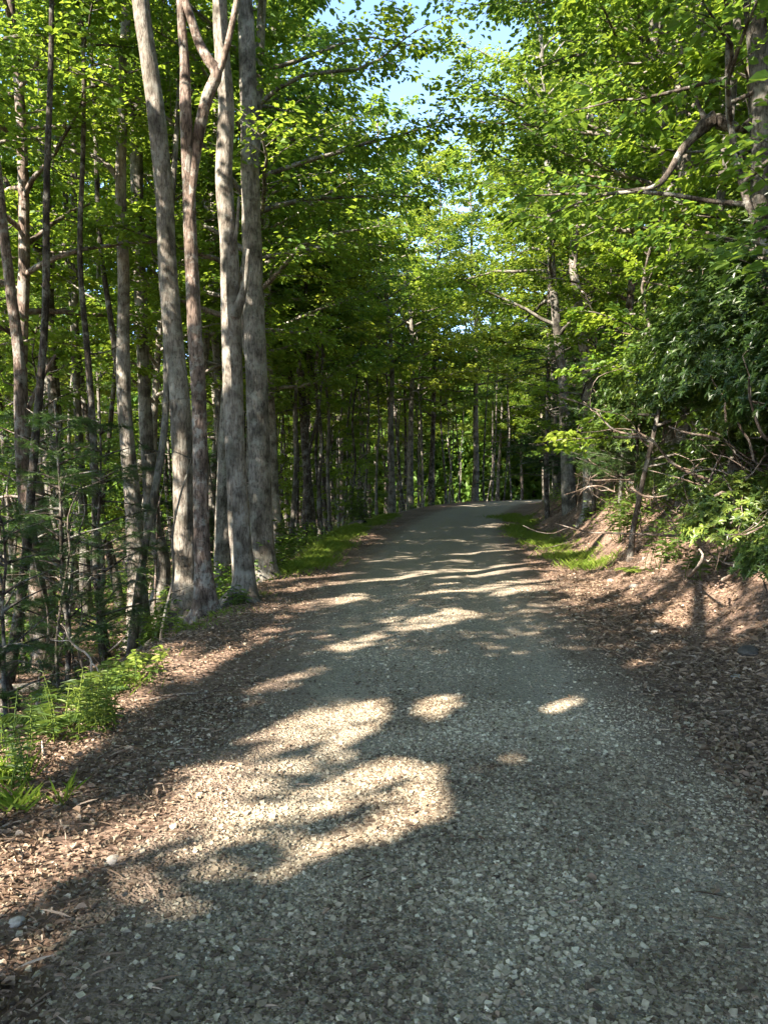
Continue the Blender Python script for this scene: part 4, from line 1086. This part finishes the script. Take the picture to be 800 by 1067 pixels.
SCRUB = [(-3.6, 17.5, 2.0, 2, 'scrubby bush right of the brown half hidden trunk'), (-3.4, 20.5, 2.3, 0, 'brushy bush among the thin trunks behind the grass verge'), (-2.9, 24.0, 2.3, 2, 'bush at the back of the left grass verge'),
         (-2.6, 28.0, 2.6, 0, 'bush beside the straight dark trunk on the verge'), (-1.2, 34.0, 3.0, 2, 'far bush at the end of the left grass verge'), (-4.2, 15.5, 1.8, 2, 'bush low down behind the thick roadside clump')]
for x, y, k, i, lab in SCRUB: shrub(SEED[i], x, y, k, lab, 'scrub_bush', cat='bush')
for me, pix, s, nm, lab in HERBS:
    g = G(*pix)
    shrub(me, g[0], g[1], s, lab, nm, cat=nm, leaf='frond' if nm == 'fern' else 'foliage')

def grass(spots, seed, name='grass'):
    r = np.random.default_rng(seed); LV = Leaves()
    for (x, y, rx, ry, n, h) in spots:
        px = x + r.normal(0, rx * .5, n); py = y + r.normal(0, ry * .5, n)
        pos = np.stack([px, py, height(px, py) - .01], -1)
        a = r.uniform(0, 6.28, n); l = h * r.uniform(.5, 1.2, n)
        D = np.stack([np.cos(a) * .45, np.sin(a) * .45, r.uniform(.5, 1, n)], -1)
        LV.add(pos, D, np.stack([np.cos(a), np.sin(a), np.full(n, -.2)], -1), l, r.uniform(.004, .009, n), np.clip(r.normal(.55, .22, n), 0, 1))
    return LV.mesh(name, M_GRASS, .1, -.25)
spots = []
rg = np.random.default_rng(91)
for k in range(80):      # left verge
    t = rg.uniform(0, 1); y = 15 + 24 * t
    x = float(xc(y)) - float(le(y)) + rg.uniform(-.15, .6) * (0.6 + .4 * t)
    spots.append((x, y, .45, .9, 220, rg.uniform(.10, .22)))
for k in range(24):      # right verge
    y = rg.uniform(22, 40); x = float(xc(y)) + float(re_(y)) - rg.uniform(-.2, .7); spots.append((x, y, .45, .8, 240, .2))
for (px, py, rx, n) in [(592, 582, .6, 1100), (612, 592, .5, 700), (575, 572, .5, 500), (553, 560, .7, 800), (525, 540, .9, 600)]:
    g = G(px, py); spots.append((g[0], g[1], rx, rx * 1.3, n, .2))
for (px, py, rx, n, h) in [(17, 845, .10, 70, .16), (6, 815, .15, 80, .18), (70, 830, .05, 12, .14), (66, 838, .03, 8, .2), (200, 655, .3, 120, .1), (230, 640, .4, 160, .1), (260, 622, .4, 150, .1), (120, 720, .3, 110, .14), (150, 690, .25, 90, .12)]:
    g = G(px, py); spots.append((g[0], g[1], rx, rx, n, h))
tag(link('grass', grass(spots, 17)), kind='stuff', label='bright green grass growing along the road verges', cat='grass')

# low leafy ground cover in the woods and on the bank
def cover(n, seed):
    r = np.random.default_rng(seed); LV = Leaves()
    y = r.uniform(13, 60, n * 4); x = y * r.uniform(-.6, .5, n * 4)
    u = x - xc(y)
    ok = ((u < -le(y) - .5) | (u > re_(y) + 1.2)) & (fbm(x * .35, y * .35, 3) > .5)
    x, y = x[ok][:n], y[ok][:n]
    m = 16; k = len(x)
    px = (x[:, None] + r.normal(0, .22, (k, m))).ravel(); py = (y[:, None] + r.normal(0, .22, (k, m))).ravel()
    hh = r.uniform(.05, .75, (k, m)).ravel() * np.repeat(r.uniform(.4, 1.2, k), m)
    a = r.uniform(0, 6.28, k * m)
    L = r.uniform(.07, .13, k * m)
    LV.add(np.stack([px, py, height(px, py) + hh], -1), np.stack([np.cos(a), np.sin(a), r.uniform(-.4, .2, k * m)], -1), UP + r.normal(0, .3, (k * m, 3)), L, L * .6,
           np.clip(np.repeat(r.uniform(0, .7, k), m) + r.uniform(0, .3, k * m), 0, 1))
    return LV.mesh('undergrowth', M_OAK)
tag(link('undergrowth', cover(3800, 19)), kind='stuff', label='leafy undergrowth spread across the forest floor', cat='undergrowth')

# ------------------------------------------------------------------ sticks, dead branches, stones
def stick(name, label, pts, rad, mat=B_TWIG, forks=(), cat='stick'):
    """pts in pixels with a distance: (px, py, d) or (px, py) resting on the ground"""
    w = []
    for p in pts:
        if len(p) == 2: g = G(*p); w.append(g + np.array([0, 0, rad * .8]))
        else: w.append(P(*p))
    w = np.array(w); base = w[0].copy()
    mb = MB(); mb.tube(w - base, np.linspace(rad, rad * .45, len(w)), 6, rough=.15, seed=len(label), step=.05)
    for f in forks:
        q = np.array([P(*p) for p in f]) - base
        mb.tube(q, np.linspace(rad * .6, rad * .25, len(q)), 5, step=.05)
    o = link(name, mb.mesh(name, mat, True), None, tuple(base))
    return tag(o, label, cat)
stick('dead_branch', 'bare pale forked stick rising behind the ferns', [(96, 712, 7.0), (94, 685, 7.0), (82, 676, 6.95), (73, 667, 6.9), (68, 653, 6.85), (64, 650, 6.8)], .012, forks=[[(73, 667, 6.9), (62, 668, 6.9), (54, 667, 6.9)], [(95, 690, 7.0), (104, 702, 7.0), (92, 726, 7.0)]])
stick('dead_branch', 'grey twig slanting up by the lichen spotted trunk', [(113, 680), (122, 672, 7.6), (130, 664, 7.6)], .014)
stick('fallen_twig', 'long pale twig lying on the dirt shoulder', [(156, 731), (180, 726), (205, 724), (226, 722)], .009)
stick('fallen_twig', 'thin twig parallel below the long pale twig', [(140, 740), (160, 738), (185, 737)], .006)
stick('bent_stick', 'pale bent stick propped on the slope lip', [(72, 778), (84, 765, 5.35), (94, 756, 5.35), (101, 766)], .011)
stick('stub', 'short whitish stub upright at the slope lip', [(46, 790), (45, 780, 4.7), (44, 772, 4.7)], .010)
stick('fallen_branch', 'pale curved branch lying under the laurels at the right', [(795, 523, 9.2), (775, 524, 9.1), (764, 520, 9.1), (752, 513, 9.0), (744, 517, 9.0)], .030, forks=[[(766, 521, 9.1), (758, 505, 9.1), (752, 495, 9.1)]], mat=B_LAUREL)
stick('fallen_branch', 'lower pale root like branch below the curved one', [(790, 530, 9.2), (778, 532, 9.0), (766, 540, 8.9), (760, 546, 8.9)], .020, forks=[[(776, 533, 9.), (768, 530, 8.9), (755, 537, 8.9)]], mat=B_LAUREL)
stick('dead_branch', 'pale snag standing on the right bank foot', [(716, 604), (727, 590, 8.4), (732, 578, 8.4), (728, 572, 8.4)], .020, forks=[[(731, 580, 8.4), (737, 585, 8.4), (742, 580, 8.4)]])
stick('fallen_branch', 'bleached arched branch beside the low laurel', [(657, 508, 12), (668, 516, 12), (682, 518, 12), (695, 516, 12)], .022, mat=B_LAUREL)
stick('dead_branch', 'crooked bare laurel limb reaching left', [(748, 458, 9.3), (735, 454, 9.2), (720, 452, 9.2), (705, 448, 9.2), (696, 444, 9.2)], .018, mat=B_LAUREL)
stick('dead_branch', 'tall bare forked limb against the dark laurels', [(756, 440, 8.9), (755, 420, 8.9), (760, 405, 8.9), (766, 395, 8.9), (772, 380, 8.9)], .013, mat=B_LAUREL, forks=[[(756, 418, 8.9), (748, 405, 8.9), (741, 395, 8.9), (738, 380, 8.9)], [(762, 402, 8.9), (768, 404, 8.9), (774, 400, 8.9)]])
stick('dead_branch', 'wavy bare stem near the right edge', [(785, 480, 8.8), (780, 460, 8.8), (772, 448, 8.8), (768, 436, 8.8), (772, 428, 8.8), (780, 424, 8.8)], .016, mat=B_LAUREL)
stick('fallen_twig', 'dark twig lying on the gravel in the foreground', [(368, 1004), (370, 992), (372, 980)], .005, mat=B_DARK)
stick('fallen_twig', 'short dark twig lying on the gravel by the right shoulder', [(560, 812), (578, 808), (590, 806)], .006, mat=B_DARK)
stick('dead_weed', 'dark dry weed stem at the lower left edge', [(22, 905), (24, 890, 3.2), (20, 878, 3.2)], .004, mat=B_DARK, forks=[[(24, 892, 3.2), (14, 884, 3.2), (9, 882, 3.2)], [(24, 890, 3.2), (30, 884, 3.2)]], cat='dry weed')

rl = random.Random(44)
LOGS = [(-5.2, 12.5, .4, 3.0, .10, 'mossy fallen log on the slope below the roadside clump'), (-6.8, 16.0, 1.9, 4.0, .13, 'long fallen log across the shaded forest floor'), (-7.6, 12.8, 2.6, 2.6, .08, 'short fallen log deep in the left hand shade'),
        (-3.6, 22.5, .9, 3.5, .11, 'fallen log behind the grass verge'), (-1.8, 33.0, 2.2, 3.5, .12, 'fallen trunk at the back of the far verge'), (6.4, 16.0, 1.2, 2.4, .07, 'dead limb lying across the sunlit bank')]
for x, y, a, L, rad, lab in LOGS:
    k = 9; xs = x + np.cos(a) * L * np.linspace(-.5, .5, k); ys = y + np.sin(a) * L * np.linspace(-.5, .5, k)
    zs = height(xs, ys) + rad * .7
    w = np.stack([xs, ys, zs], -1); b0 = w[k // 2].copy(); mb = MB()
    mb.tube(w - b0, np.linspace(rad, rad * .6, k), 10, rough=.25, seed=len(lab), step=.12)
    for j in (2, 5, 6):
        mb.tube(np.array([w[j] - b0, w[j] - b0 + np.array([rl.uniform(-.3, .3), rl.uniform(-.3, .3), .35])]), [rad * .3, rad * .08], 5, step=.1)
    tag(link('fallen_log', mb.mesh('fallen_log', B_GREY, True), None, tuple(b0)), lab, 'log')

def rock(label, pix, size, tint, seed, name='stone'):
    r = np.random.default_rng(seed); g = G(*pix)
    import bmesh
    bm = bmesh.new(); bmesh.ops.create_icosphere(bm, subdivisions=2, radius=1)
    for v in bm.verts:
        c = np.array(v.co); n = fbm(c[0] * 1.4 + seed, c[1] * 1.4 + c[2] * 1.7, seed)
        f = .7 + .6 * float(n); v.co = Vector((c[0] * f * 1.2, c[1] * f, c[2] * f * .6)) * size
    me = bpy.data.meshes.new(name); bm.to_mesh(me); bm.free(); me.materials.append(M_ROCK)
    at = me.attributes.new('tint', 'FLOAT', 'POINT'); at.data.foreach_set('value', np.clip(tint + r.normal(0, .05, len(me.vertices)), 0, 1).astype(np.float32))
    o = link(name, me, None, (g[0], g[1], g[2] + size * .15)); o.rotation_euler = (0, 0, r.uniform(0, 6)); tag(o, label, 'stone')
rock('dark lump of rock half buried in the right shoulder', (780, 682), .10, .06, 1)
rock('pale stone on the right shoulder below the dark lump', (767, 707), .045, .8, 2)
rock('pale flat stone on the right shoulder soil', (682, 660), .05, .75, 3)
rock('small light stone at the foot of the sunlit bank', (660, 612), .07, .8, 4)
rock('light stone by the right verge grass', (636, 606), .06, .75, 5)
rock('rounded stone on the left dirt shoulder', (118, 900), .035, .8, 6)
rock('whitish stone in the gravel near the left corner', (18, 962), .03, .85, 7)

print('objects', len(COL.objects))
